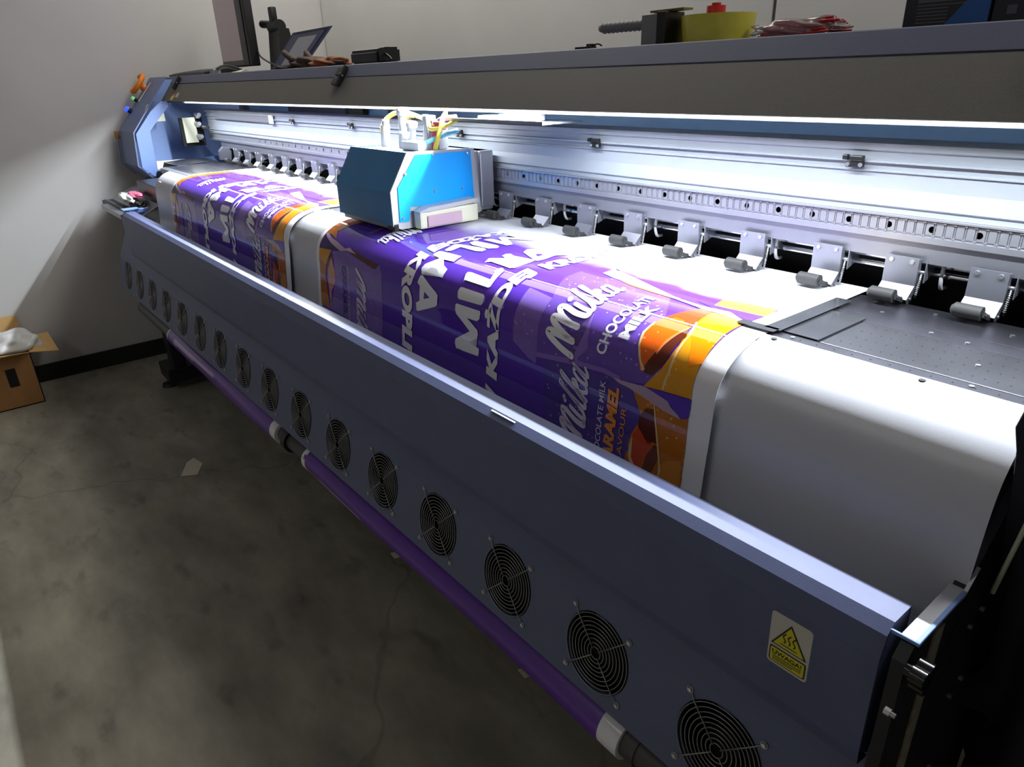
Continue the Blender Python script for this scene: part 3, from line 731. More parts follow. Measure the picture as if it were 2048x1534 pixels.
ART = [
 ('orange_corner','caramel',3,[(2.148,0.120),(2.215,0.120),(2.235,0.300),(2.200,0.385),(2.148,0.400)]),
 ('orange_corner','orangeL',4,[(2.148,0.240),(2.185,0.250),(2.190,0.330),(2.165,0.385),(2.148,0.395)]),
 ('package_flap','lilac',2,[(2.989,0.380),(2.995,0.422),(2.998,0.461),(2.999,0.492),(3.045,0.514),(3.067,0.519),(3.068,0.474),(3.065,0.438),(3.063,0.410),(3.060,0.388)]),
 ('package_body','violet',1,[(3.060,0.388),(3.022,0.319),(3.016,0.272),(3.078,0.274),(3.101,0.263),(3.201,0.280),(3.248,0.286),(3.371,0.467),(3.327,0.475),(3.272,0.487),(3.237,0.483),(3.155,0.491),(3.068,0.504),(3.065,0.438)]),
 ('package_crease','lilac2',3,[(3.088,0.450),(3.100,0.433),(3.109,0.421),(3.105,0.441),(3.096,0.452)]),
 ('package_crease','lilac2',3,[(3.168,0.384),(3.182,0.419),(3.195,0.454),(3.170,0.482),(3.153,0.491),(3.171,0.460),(3.178,0.431)]),
 ('package_fold','lilac2',3,[(3.068,0.496),(3.154,0.483),(3.236,0.476),(3.271,0.480),(3.272,0.488),(3.233,0.485),(3.155,0.493),(3.068,0.505)]),
 ('lower_package','indigo',2,[(3.105,0.501),(3.164,0.494),(3.257,0.486),(3.273,0.491),(3.298,0.494),(3.321,0.530),(3.319,0.549),(3.307,0.569),(3.303,0.586),(3.311,0.621),(3.104,0.620),(3.092,0.504)]),
 ('wrapper_orange','orange',4,[(3.302,0.440),(3.290,0.420),(3.284,0.398),(3.288,0.372),(3.300,0.340),(3.313,0.308),(3.323,0.292),(3.343,0.300),(3.347,0.343),(3.350,0.362),(3.342,0.382),(3.333,0.408),(3.326,0.425),(3.316,0.452),(3.311,0.458)]),
 ('chocolate_glaze','rust',5,[(3.295,0.358),(3.300,0.340),(3.313,0.308),(3.323,0.292),(3.341,0.299),(3.347,0.343),(3.349,0.360),(3.338,0.358),(3.327,0.348),(3.310,0.346)]),
 ('chocolate_filling','brown',5,[(3.316,0.458),(3.321,0.438),(3.330,0.420),(3.343,0.384),(3.348,0.363),(3.357,0.383),(3.353,0.405),(3.352,0.424),(3.348,0.441),(3.334,0.459),(3.324,0.459)]),
 ('yellow_wrapper','amber',4,[(3.342,0.300),(3.343,0.326),(3.352,0.356),(3.357,0.402),(3.354,0.427),(3.349,0.444),(3.322,0.480),(3.360,0.476),(3.411,0.472),(3.410,0.454),(3.408,0.416),(3.406,0.366),(3.406,0.338),(3.409,0.298),(3.380,0.297)]),
 ('orange_panel','orange2',5,[(3.352,0.361),(3.407,0.363),(3.408,0.391),(3.410,0.417),(3.391,0.429),(3.378,0.399)]),
 ('orange_panel','gold',5,[(3.348,0.307),(3.378,0.309),(3.401,0.306),(3.405,0.331),(3.351,0.345)]),
 ('wrapper_highlight','cream',6,[(3.346,0.344),(3.359,0.380),(3.359,0.411),(3.362,0.443),(3.357,0.473),(3.360,0.475),(3.366,0.444),(3.363,0.409),(3.361,0.376),(3.351,0.345)]),
 ('wrapper_highlight','cream',6,[(3.302,0.440),(3.290,0.420),(3.283,0.398),(3.287,0.371),(3.290,0.373),(3.288,0.399),(3.294,0.420),(3.308,0.442),(3.319,0.453),(3.316,0.458)]),
 ('wrapper_highlight','orangeL',6,[(3.328,0.424),(3.331,0.399),(3.340,0.377),(3.346,0.364),(3.350,0.365),(3.342,0.383),(3.334,0.408),(3.331,0.426)]),
 ('violet_wedge','violet2',3,[(3.289,0.268),(3.321,0.266),(3.411,0.260),(3.409,0.298),(3.399,0.303),(3.372,0.285),(3.344,0.286)]),
 ('torn_edge','paleP',6,[(3.058,0.253),(3.052,0.212),(3.102,0.249),(3.192,0.276),(3.261,0.281),(3.315,0.286),(3.363,0.281),(3.397,0.299),(3.393,0.305),(3.366,0.298),(3.324,0.298),(3.255,0.286),(3.177,0.274),(3.096,0.264)]),
 ('torn_edge','orangeL',5,[(3.092,0.259),(3.109,0.251),(3.191,0.269),(3.263,0.278),(3.266,0.287),(3.198,0.283),(3.147,0.277)]),
 ('yellow_wrapper','yellow',3,[(3.323,0.268),(3.315,0.226),(3.314,0.203),(3.351,0.190),(3.390,0.181),(3.407,0.222),(3.411,0.260)]),
 ('wrapper_marks','orangeL',4,[(3.336,0.247),(3.340,0.228),(3.363,0.208),(3.358,0.228),(3.344,0.251)]),
 ('violet_wedge','violet2',3,[(3.326,0.481),(3.360,0.477),(3.411,0.473),(3.412,0.489),(3.388,0.497),(3.363,0.485)]),
 ('orange_wrapper','caramel',4,[(3.301,0.494),(3.346,0.499),(3.366,0.507),(3.397,0.509),(3.410,0.504),(3.413,0.559),(3.413,0.622),(3.356,0.618),(3.311,0.621),(3.303,0.586),(3.307,0.569),(3.322,0.537),(3.321,0.529)]),
 ('violet_wedge','violet2',5,[(3.327,0.480),(3.412,0.473),(3.411,0.502),(3.397,0.509),(3.377,0.495),(3.363,0.486)]),
 ('torn_edge','mauve',6,[(3.257,0.486),(3.270,0.484),(3.276,0.485),(3.325,0.480),(3.370,0.489),(3.377,0.497),(3.391,0.504),(3.397,0.509),(3.389,0.509),(3.366,0.507),(3.340,0.502),(3.295,0.493),(3.271,0.491)]),
 ('chocolate_filling','brown',5,[(3.320,0.531),(3.331,0.514),(3.347,0.511),(3.352,0.526),(3.363,0.566),(3.353,0.564),(3.342,0.571),(3.319,0.549)]),
 ('chocolate_glaze','rust',5,[(3.306,0.590),(3.311,0.568),(3.321,0.552),(3.343,0.570),(3.350,0.569),(3.342,0.593),(3.330,0.622),(3.315,0.621),(3.308,0.607)]),
 ('chocolate_filling','brown2',6,[(3.355,0.568),(3.363,0.567),(3.365,0.591),(3.356,0.617),(3.337,0.620),(3.342,0.593)]),
 ('wrapper_highlight','cream',7,[(3.346,0.499),(3.353,0.526),(3.364,0.565),(3.374,0.605),(3.371,0.621),(3.368,0.593),(3.361,0.566),(3.350,0.527),(3.345,0.500)]),
 ('orange_panel','caramel2',5,[(3.371,0.597),(3.384,0.583),(3.409,0.575),(3.412,0.617),(3.372,0.619)]),
 ('wrapper_highlight','cream',7,[(3.306,0.590),(3.311,0.568),(3.312,0.586),(3.313,0.607),(3.322,0.618),(3.315,0.622),(3.306,0.606)]),
 ('orange_corner','caramel',4,[(2.148,0.405),(2.129,0.373),(2.180,0.372),(2.195,0.391),(2.223,0.414),(2.184,0.405)]),
 ('dark_panel','dark',2,[(2.147,0.451),(2.148,0.405),(2.200,0.418),(2.262,0.428),(2.300,0.434),(2.272,0.441),(2.226,0.446)]),
 ('chocolate_strip','choc',5,[(2.293,0.433),(2.313,0.424),(2.388,0.434),(2.471,0.442),(2.479,0.440),(2.461,0.454),(2.417,0.449)]),
 ('torn_edge','mauve',6,[(2.146,0.405),(2.164,0.404),(2.197,0.415),(2.237,0.420),(2.292,0.431),(2.313,0.424),(2.334,0.430),(2.358,0.435),(2.306,0.435),(2.272,0.441),(2.207,0.429),(2.170,0.417)]),
 ('package_body','lilac',2,[(2.226,0.447),(2.272,0.441),(2.307,0.437),(2.461,0.455),(2.479,0.440),(2.497,0.458),(2.497,0.485),(2.497,0.546),(2.495,0.619),(2.136,0.609),(2.216,0.591),(2.239,0.527),(2.241,0.470)]),
 ('yellow_corner','amber',4,[(2.150,0.451),(2.223,0.446),(2.206,0.473),(2.191,0.489),(2.148,0.478)]),
 ('orange_strip','caramel',4,[(2.148,0.478),(2.191,0.489),(2.183,0.524),(2.201,0.598),(2.200,0.611),(2.136,0.609)]),
 ('chocolate_filling','brown',5,[(2.211,0.462),(2.225,0.460),(2.202,0.497),(2.191,0.489)]),
 ('wrapper_peach','peach',4,[(2.226,0.462),(2.242,0.500),(2.241,0.531),(2.219,0.556),(2.210,0.601),(2.197,0.535),(2.198,0.500)]),
 ('letter','white',8,[(2.810,0.463),(2.814,0.461),(2.894,0.459),(2.896,0.463),(2.894,0.475),(2.887,0.481),(2.882,0.482),(2.851,0.483),(2.887,0.500),(2.889,0.508),(2.887,0.517),(2.853,0.535),(2.885,0.536),(2.894,0.538),(2.894,0.548),(2.892,0.554),(2.842,0.557),(2.818,0.557),(2.815,0.559),(2.809,0.547),(2.811,0.538),(2.819,0.533),(2.861,0.509),(2.813,0.483),(2.809,0.476)]),
 ('letter','white',8,[(2.812,0.427),(2.819,0.426),(2.890,0.426),(2.895,0.429),(2.898,0.442),(2.895,0.447),(2.886,0.448),(2.816,0.448),(2.818,0.451),(2.813,0.447),(2.809,0.435)]),
 ('letter','white',8,[(2.800,0.390),(2.810,0.388),(2.878,0.391),(2.870,0.371),(2.862,0.366),(2.864,0.358),(2.869,0.351),(2.882,0.355),(2.885,0.360),(2.895,0.406),(2.891,0.410),(2.810,0.410),(2.812,0.415),(2.807,0.408),(2.800,0.396)]),
 ('letter','white',8,[(2.808,0.349),(2.797,0.329),(2.802,0.325),(2.843,0.322),(2.828,0.309),(2.807,0.302),(2.803,0.288),(2.808,0.279),(2.827,0.285),(2.849,0.300),(2.858,0.299),(2.880,0.279),(2.888,0.276),(2.896,0.297),(2.885,0.308),(2.870,0.313),(2.860,0.317),(2.888,0.324),(2.896,0.338),(2.886,0.344),(2.818,0.340)]),
 ('letter','white',8,[(2.819,0.252),(2.804,0.231),(2.810,0.219),(2.893,0.196),(2.907,0.203),(2.889,0.223),(2.898,0.259),(2.898,0.278),(2.890,0.281),(2.874,0.274)]),
 ('letter_hole','purple',9,[(2.852,0.247),(2.851,0.237),(2.867,0.233),(2.871,0.256)]),
 ('letter','white',8,[(2.646,0.355),(2.660,0.353),(2.727,0.351),(2.729,0.375),(2.693,0.377),(2.713,0.392),(2.735,0.399),(2.739,0.421),(2.730,0.421),(2.695,0.402),(2.684,0.403),(2.672,0.416),(2.665,0.429),(2.661,0.427),(2.650,0.415),(2.652,0.403),(2.664,0.392),(2.685,0.388),(2.677,0.377),(2.647,0.374),(2.642,0.368)]),
 ('letter','white',8,[(2.661,0.431),(2.669,0.430),(2.735,0.455),(2.742,0.460),(2.741,0.480),(2.734,0.486),(2.663,0.512),(2.656,0.512),(2.654,0.495),(2.670,0.486),(2.670,0.454),(2.658,0.448)]),
 ('letter_hole','purple',9,[(2.690,0.462),(2.712,0.471),(2.687,0.479)]),
 ('letter','white',8,[(2.654,0.346),(2.640,0.309),(2.646,0.302),(2.723,0.287),(2.739,0.292),(2.743,0.306),(2.729,0.314),(2.672,0.314),(2.674,0.341),(2.665,0.348)]),
 ('letter','white',8,[(2.654,0.277),(2.651,0.261),(2.658,0.255),(2.724,0.250),(2.738,0.255),(2.745,0.267),(2.735,0.283),(2.679,0.286)]),
]

# ------------------------------------------------------------------ printed banners on the bed
PR = [(.56, 1.191), (.50, 1.191), (.44, 1.191), (.385, 1.191), (.34, 1.191), (.30, 1.191), (.262, 1.1905), (.232, 1.188), (.205, 1.183), (.180, 1.1735), (.160, 1.161), (.146, 1.147), (.136, 1.130), (.131, 1.108), (.129, 1.08), (.1265, 1.05), (.122, 1.01), (.117, .96), (.105, .90), (.09, .80)]
SM = smooth_path([(0, a, b) for a, b in PR], 4)
SY = [(p.y, p.z) for p in SM]; ST_ = [0.]
for a, b in zip(SY, SY[1:]): ST_.append(ST_[-1] + math.hypot(a[0] - b[0], a[1] - b[1]))
def sheet(x, t, off=0.):
    t = max(0, min(t, ST_[-1] - 1e-5)); i = 0
    while ST_[i + 1] < t: i += 1
    q = (t - ST_[i]) / (ST_[i + 1] - ST_[i]); a, b = SY[i], SY[i + 1]
    y = a[0] + (b[0] - a[0]) * q; z = a[1] + (b[1] - a[1]) * q
    # smooth normal
    def nr(k):
        p, r = SY[max(k - 1, 0)], SY[min(k + 1, len(SY) - 1)]; d = Vector((r[0] - p[0], r[1] - p[1])).normalized(); return Vector((d.y, -d.x))
    n = (nr(i) * (1 - q) + nr(i + 1) * q).normalized()
    return (x, y + n.x * off, z + n.y * off)
def sheet_normal(co):
    best = min(range(len(SY)), key=lambda k: (SY[k][0] - co.y) ** 2 + (SY[k][1] - co.z) ** 2)
    def nk(k):
        p, r = SY[max(k - 1, 0)], SY[min(k + 1, len(SY) - 1)]; d = Vector((r[0] - p[0], r[1] - p[1])).normalized(); return Vector((0, d.y, -d.x))
    acc = Vector((0, 0, 0))
    for k in (best - 1, best, best + 1):
        if 0 <= k < len(SY): acc += nk(k) / (.002 + math.hypot(SY[k][0] - co.y, SY[k][1] - co.z))
    return acc.normalized()
def sheet_mesh(bm, verts, faces, off, fn=None):
    """flat (x,t) polygons -> cut at the sheet's rows -> laid on the sheet"""
    tb = bmesh.new(); V = [tb.verts.new((x, t, 0)) for x, t in verts]
    for f in faces:
        try: tb.faces.new([V[i] for i in f])
        except ValueError: pass
    bmesh.ops.triangulate(tb, faces=[f for f in tb.faces if len(f.verts) > 4])
    t0 = min(t for x, t in verts); t1 = max(t for x, t in verts)
    for tt in ST_:
        if t0 < tt < t1:
            bmesh.ops.bisect_plane(tb, geom=tb.verts[:] + tb.edges[:] + tb.faces[:], plane_co=(0, tt, 0), plane_no=(0, 1, 0), dist=1e-6)
    tb.verts.index_update()
    uvl = bm.loops.layers.uv.get('sheet') or bm.loops.layers.uv.new('sheet')
    nv = [bm.verts.new(sheet(v.co.x, v.co.y, off)) for v in tb.verts]
    for f in tb.faces:
        try: nf = bm.faces.new([nv[v.index] for v in f.verts])
        except ValueError: continue
        for l, s in zip(nf.loops, f.verts): l[uvl].uv = (s.co.x, s.co.y)
    tb.free()
def decal(name, key, polys, off, parent, text=None):
    bm = bmesh.new()
    for vs, fs in polys: sheet_mesh(bm, vs, fs, off)
    bmesh.ops.dissolve_degenerate(bm, dist=1e-6, edges=bm.edges[:])
    bm.normal_update()
    for fc in bm.faces:
        if fc.normal.dot(sheet_normal(fc.calc_center_median())) < 0: fc.normal_flip()
    me = bpy.data.meshes.new(name); bm.to_mesh(me); bm.free(); me.materials.append(MI[key])
    for p in me.polygons: p.use_smooth = True
    me.normals_split_custom_set_from_vertices([sheet_normal(v.co) for v in me.vertices])
    o = bpy.data.objects.new(name, me); COL.objects.link(o); o.parent = parent
    return o
def stroke2d(pts, w, n=5):
    P = [(v.x, v.y) for v in smooth_path([(a, b, 0) for a, b in pts], n)]
    L = []; R = []
    for i, p in enumerate(P):
        a = P[max(i - 1, 0)]; b = P[min(i + 1, len(P) - 1)]; dx, dy = b[0] - a[0], b[1] - a[1]; l = math.hypot(dx, dy) or 1
        L.append((p[0] - dy / l * w / 2, p[1] + dx / l * w / 2)); R.append((p[0] + dy / l * w / 2, p[1] - dx / l * w / 2))
    vs = L + R; m = len(P); fs = [(i, i + 1, m + i + 1, m + i) for i in range(m - 1)]
    for c in (P[0], P[-1]):
        k = len(vs); vs += [(c[0] + w / 2 * math.cos(q * PI / 5), c[1] + w / 2 * math.sin(q * PI / 5)) for q in range(10)]; fs.append(tuple(range(k, k + 10)))
    return vs, fs
SCRIPT = [([(.0, .10), (.06, .45), (.2, .88), (.30, .92), (.33, .6), (.34, .12)], .17), ([(.34, .15), (.42, .55), (.56, .92), (.66, .9), (.66, .5), (.68, .12)], .16),
          ([(.66, .3), (.74, .7), (.90, .95), (.98, .80), (.95, .40), (1.0, .08), (1.10, .05)], .15),
          ([(1.16, .62), (1.14, .25), (1.18, .04), (1.30, .10), (1.40, .4)], .12), ([(1.20, .86), (1.235, .90)], .14),
          ([(1.38, .35), (1.46, .85), (1.54, 1.08), (1.50, 1.1), (1.44, .7), (1.42, .2), (1.48, .04), (1.60, .12)], .11),
          ([(1.60, .15), (1.70, .7), (1.78, 1.08), (1.72, 1.05), (1.67, .6), (1.65, .03)], .11), ([(1.67, .30), (1.80, .62), (1.87, .50), (1.72, .33), (1.84, .05), (1.94, .10)], .10),
          ([(2.18, .55), (2.05, .60), (1.97, .35), (2.01, .08), (2.12, .14), (2.20, .5)], .10), ([(2.22, .62), (2.19, .2), (2.24, .04), (2.36, .16)], .10)]
def script_logo(off, key, o, ux, uy, parent, sh=.12):
    """hand-drawn script word; o origin, ux reading direction per unit, uy up direction per unit"""
    polys = []
    for pts, w in SCRIPT:
        vs, fs = stroke2d(pts, w)
        vs = [(o[0] + (x + y * sh) * ux[0] + y * uy[0], o[1] + (x + y * sh) * ux[1] + y * uy[1]) for x, y in vs]
        polys.append((vs, fs))
    return decal('script_lettering', key, polys, off, parent)
def words(s, key, off, o, ux, uy, parent, bold=.03, shear=0., name='printed_lettering'):
    """text fitted into the parallelogram o + a*ux + b*uy, a, b in 0..1"""
    vs, fs, (x0, x1, y0, y1) = text2d(s, bold, shear)
    vs = [(o[0] + (x - x0) / (x1 - x0) * ux[0] + (y - y0) / (y1 - y0) * uy[0], o[1] + (x - x0) / (x1 - x0) * ux[1] + (y - y0) / (y1 - y0) * uy[1]) for x, y in vs]
    return decal(name, key, [(vs, fs)], off, parent)
LAY = .00022
def quad(x0, x1, t0, t1): return ([(x0, t0), (x1, t0), (x1, t1), (x0, t1)], [(0, 1, 2, 3)])
def banner(x0, x1, label):
    B = empty('printed_banner', (0, 0, 0)); tag(B, label, 'banner', 'printed vinyl banners on the print bed')
    bm = bmesh.new(); uvl = bm.loops.layers.uv.new('sheet')
    rows = [[bm.verts.new(sheet(x, t, o_)) for x, o_ in ((x0, 0), (x1, 0), (x1, -.0005), (x0, -.0005))] for t in ST_]
    for i in range(len(ST_) - 1):
        for k in range(4): bm.faces.new((rows[i][k], rows[i][(k + 1) % 4], rows[i + 1][(k + 1) % 4], rows[i + 1][k]))
    bm.faces.new(rows[0]); bm.faces.new(rows[-1]); bmesh.ops.recalc_face_normals(bm, faces=bm.faces[:])
    me = bpy.data.meshes.new('vinyl_sheet'); bm.to_mesh(me); bm.free(); me.materials.append(M['vinyl'])
    for p in me.polygons: p.use_smooth = True
    me.set_sharp_from_angle(angle=math.radians(40))
    s = bpy.data.objects.new('vinyl_sheet', me); COL.objects.link(s); s.parent = B
    sx = (x1 - x0) / 1.32
    f = lambda x: x0 + (x - 2.13) * sx
    tr = lambda pts: [(f(a), b) for a, b in pts]
    decal('printed_ground', 'purple', [quad(f(2.150), f(3.409), .10, .775)], LAY * 1, B)
    clipL, clipR = f(2.148), f(3.415)
    seen = {}
    for nm, key, lay, pts in ART:
        p = [(min(max(a, clipL), clipR), b) for a, b in tr(pts)]
        decal(nm, key, [(p, [tuple(range(len(p)))])], LAY * (lay + 1), B)
    # continuations of the artwork hidden in the trough
    decal('package_body', 'indigo', [([(f(3.05), .615), (f(3.30), .61), (f(3.30), .775), (f(3.05), .775)], [(0, 1, 2, 3)])], LAY * 2.5, B)
    decal('orange_wrapper', 'caramel', [([(f(3.30), .60), (f(3.414), .60), (f(3.414), .775), (f(3.30), .775)], [(0, 1, 2, 3)])], LAY * 4.5, B)
    # big word of the left poster starts further back: the first letter, turned round
    mp = [q for q in ART if q[0] == 'letter'][0][3]
    p = tr([(2.655 + (2.895 - a), .145 + (.559 - b) * .92) for a, b in mp]); decal('letter', 'white', [(p, [tuple(range(len(p)))])], LAY * 9, B)
    W9 = LAY * 9
    # right poster: reads towards the beam, tops towards the left
    words('W', 'white', W9, (f(2.966), .655), (0, -.052), (-.046, 0), B, .06, .1)
    words('KAŻDEJ', 'white', W9, (f(2.966), .588), (0, -.262), (-.056, 0), B, .06, .1)
    words('KROPLI', 'white', W9, (f(2.966), .306), (0, -.205), (-.046, 0), B, .06, .1)
    # left poster: reads towards the rail, tops towards the right
    words('KAŻDEJ', 'white', W9, (f(2.592), .140), (0, .225), (.056, 0), B, .06, .1)
    words('KROPLI', 'white', W9, (f(2.592), .372), (0, .245), (.046, 0), B, .06, .1)
    # package lettering, right
    script_logo(W9, 'white', (f(3.166), .478), (0, -.075), (-.076, 0), B)
    words('CHOCOLATE', 'white', W9, (f(3.236), .455), (0, -.150), (-.022, 0), B, .03)
    words('MILK', 'white', W9, (f(3.268), .420), (0, -.085), (-.022, 0), B, .05)
    script_logo(W9, 'letter_white2', (f(3.205), .668), (0, -.074), (-.062, 0), B, .3)
    words('CHOCOLATE MILK', 'letter_white2', W9, (f(3.243), .648), (0, -.150), (-.012, 0), B, .01)
    words('CARAMEL', 'letter_orange', W9, (f(3.274), .655), (0, -.155), (-.024, 0), B, .05, .15)
    words('FLAVOUR', 'letter_orange', W9, (f(3.293), .634), (0, -.105), (-.011, 0), B, .0)
    # package lettering, left (turned round)
    script_logo(W9, 'white', (f(2.400), .275), (0, .046), (.070, 0), B)
    words('CARAMEL', 'lilac2', W9, (f(2.330), .27), (0, .10), (.02, 0), B, .03)
    script_logo(W9, 'letter_white2', (f(2.365), .470), (0, .078), (.050, 0), B, .3)
    words('CARAMEL', 'ghost', LAY * 7, (f(2.285), .475), (0, .135), (.022, 0), B, .04)
    words('CHOCOLATE MILK', 'letter_white2', LAY * 7, (f(2.318), .475), (0, .145), (.008, 0), B, .0)
    return B
B1 = banner(.652, 1.932, 'purple printed vinyl banner left of the print carriage, white margins')
B2 = banner(2.128, 3.452, 'purple printed vinyl banner on the near side, partly under the print carriage')
# wound lengths of the two banners on the take-up tube
def wound(x0, x1, B, shape):
    bm = bmesh.new(); N = 40; xs_ = [x0 + (x1 - x0) * k / 24 for k in range(25)]; rings = []
    for x in xs_:
        q = (x - x0) / (x1 - x0); r = .0395 + shape(q)
        rings.append([bm.verts.new((x, .03 + (r + .0015 * math.cos(a * 2 + x * 7)) * math.cos(a), .49 + (r + .001 * math.sin(a * 3 + x * 5)) * math.sin(a))) for a in [2 * PI * i / N for i in range(N)]])
    for i in range(24):
        for k in range(N):
            f = bm.faces.new((rings[i][k], rings[i][(k + 1) % N], rings[i + 1][(k + 1) % N], rings[i + 1][k]))
            a = (k + .5) / N
            f.material_index = 0
            if (B is B1) and 1 < i < 13 and .40 < a < .50 - i * .005: f.material_index = 1  # highlight painted into the left roll's colour as a mauve patch
            if (B is B2) and i < 2 and .55 < a < .66: f.material_index = 2
            if (B is B2) and 1 < i < 7 and .53 < a < .66: f.material_index = 1
    for R_ in (rings[0], rings[-1]): bm.faces.new(R_)
    link('wound_roll', bm, [M['roll'], M['roll_light'], M['roll_orange']], B, True, 50)
    for a, b in ((x0 - .012, x0 + (.0 if B is B1 else .012)), (x1, x1 + .045)):
        bm = bmesh.new(); cyl(bm, (a, .03, .49), (b, .03, .49), .0405, 40); link('white_margin', bm, M['vinyl'], B, True, 40)
M['roll'] = mat('wound_purple_print', (92, 44, 150), .38, 0, .10, 5, coat=.2)
M['roll_light'] = mat('mauve_highlight_and_print', (168, 144, 196), .38, coat=.2)
M['roll_orange'] = mat('wound_orange_print', (214, 130, 90), .38, coat=.2)
wound(.632, 1.865, B1, lambda q: .0015 + .008 * max(0, math.sin(PI * q)) * q)
wound(2.135, 3.375, B2, lambda q: .001 + .001 * math.sin(6 * q))
bm = bmesh.new(); cyl(bm, (3.42, .03, .49), (3.45, .03, .49), .033, 30); link('core_end', bm, M['core'], B2, True, 40)
# wound tail shown by the left banner
# clear edge guard over the banner's right margin
bm = bmesh.new(); slab(bm, [(.255, 1.1935), (.465, 1.1935)], 3.440, 3.466, -.0007)
EG = link('media_edge_guard', bm, M['film']); tag(EG, 'thin clear and grey edge guard strip lying on the bed by the near banner', 'edge guard')
bm = bmesh.new(); bx(bm, 3.464, 3.519, .2665, .405, 1.1893, 1.1902); link('clear_film', bm, M['film'], EG)
bm = bmesh.new(); bx(bm, 3.4, 3.462, .245, .262, 1.1922, 1.1935); link('edge_tab', bm, M['film'], EG)

# ------------------------------------------------------------------ print carriage (rests on the rail, slides along it)
CR = empty('print_carriage', (2.27, .38, 1.2)); CO = Vector((2.27, .38, 1.2))
tag(CR, 'dark teal print carriage with a bright blue side panel riding over the bed', 'print carriage')
def cpart(name, bm, m, smooth=False, ang=None, parent=CR):
    bmesh.ops.translate(bm, vec=-CO, verts=bm.verts); return link(name, bm, m, parent, smooth, ang)
X0, X1 = 2.128, 2.418
bm = bmesh.new(); prism(bm, [(.217, 1.208), (.217, 1.289), (.272, 1.379), (.276, 1.379), (.221, 1.289), (.221, 1.208)], X0, X1); cpart('front_cover', bm, M['smoke_blue'])
bm = bmesh.new(); prism(bm, [(.221, 1.208), (.221, 1.288), (.276, 1.378), (.47, 1.374), (.53, 1.30), (.53, 1.208)], X0, X0 + .004); cpart('left_side_panel', bm, M['smoke_blue'])
bm = bmesh.new(); bx(bm, X0, X1, .272, .45, 1.370, 1.374, .001); cpart('top_plate', bm, M['white_plastic'])
bm = bmesh.new(); prism(bm, [(.2175, 1.207), (.2175, 1.290), (.273, 1.380), (.475, 1.374), (.492, 1.21), (.45, 1.197), (.24, 1.197)], X1 - .001, X1 + .004); cpart('side_frame', bm, M['white_plastic'])
SPN = bmesh.new(); prism(SPN, [(.236, 1.216), (.238, 1.300), (.296, 1.372), (.462, 1.368), (.468, 1.235), (.27, 1.250), (.262, 1.214)], X1 + .0041, X1 + .007); cpart('blue_side_panel', SPN, M['cyan'])
for y, z in ((.345, 1.368), (.452, 1.362), (.345, 1.279), (.430, 1.278), (.262, 1.330), (.245, 1.224)):
    bm = bmesh.new(); cyl(bm, (X1 + .007, y, z), (X1 + .010, y, z), .004, 12, .003); cpart('panel_screw', bm, M['screw'], True, 40)
bm = bmesh.new(); bx(bm, X0 + .01, X1 - .01, .225, .45, 1.196, 1.208, .002); cpart('base_plate', bm, M['alu_dark'])
bm = bmesh.new(); bx(bm, X1 - .030, X1 + .006, .219, .232, 1.196, 1.212, .002); cpart('corner_bracket', bm, M['black'])
bm = bmesh.new(); bx(bm, X1 + .008, X1 + .040, .275, .455, 1.196, 1.240, .006); vac = cpart('side_wiper_box', bm, M['cream'])
bm = bmesh.new(); bx(bm, X1 + .0405, X1 + .044, .295, .40, 1.200, 1.228, .002); bmesh.ops.translate(bm, vec=-CO, verts=bm.verts); link('stained_foam', bm, M['pink_foam'], vac)
bm = bmesh.new(); prism(bm, [(.272, 1.240), (.30, 1.248), (.45, 1.254), (.46, 1.244), (.30, 1.238)], X1 + .006, X1 + .044); cpart('wiper_lid', bm, M['white_plastic'])
bm = bmesh.new(); bx(bm, 2.14, 2.418, .46, .535, 1.21, 1.365, .004); cpart('carriage_back', bm, M['alu'])
bm = bmesh.new(); bx(bm, 2.13, 2.428, .49, .533, 1.22, 1.365, .003); cpart('slide_plate', bm, M['alu'])
# ink dampers, hoses and the chain plate on top
for x, y, z0, z1, r, m, tp in ((2.165, .36, 1.375, 1.43, .013, 'white_plastic', .010), (2.19, .40, 1.375, 1.455, .012, 'tube_grey', .017), (2.235, .40, 1.375, 1.425, .013, 'white_plastic', .016),
                               (2.26, .36, 1.375, 1.402, .012, 'white_plastic', .014), (2.285, .42, 1.375, 1.44, .012, 'white_plastic', .016), (2.15, .44, 1.375, 1.44, .014, 'white_plastic', .010)):
    bm = bmesh.new(); cyl(bm, (x, y, z0), (x + .01, y, z1), r, 16, r * .92); cyl(bm, (x + .01, y, z1 + .0002), (x + .013, y, z1 + .012), tp, 16); cpart('ink_damper', bm, M[m], True, 40)
for x, w, z1, m in ((2.32, .016, 1.455, 'tube_grey'), (2.345, .018, 1.445, 'slate'), (2.375, .014, 1.43, 'tube_grey')):
    bm = bmesh.new(); bx(bm, x, x + w, .39, .42, 1.375, z1, .002); cpart('damper_post', bm, M[m])
bm = bmesh.new(); bx(bm, 2.30, 2.385, .33, .37, 1.375, 1.396, .003); cpart('white_connector_box', bm, M['white_plastic'])
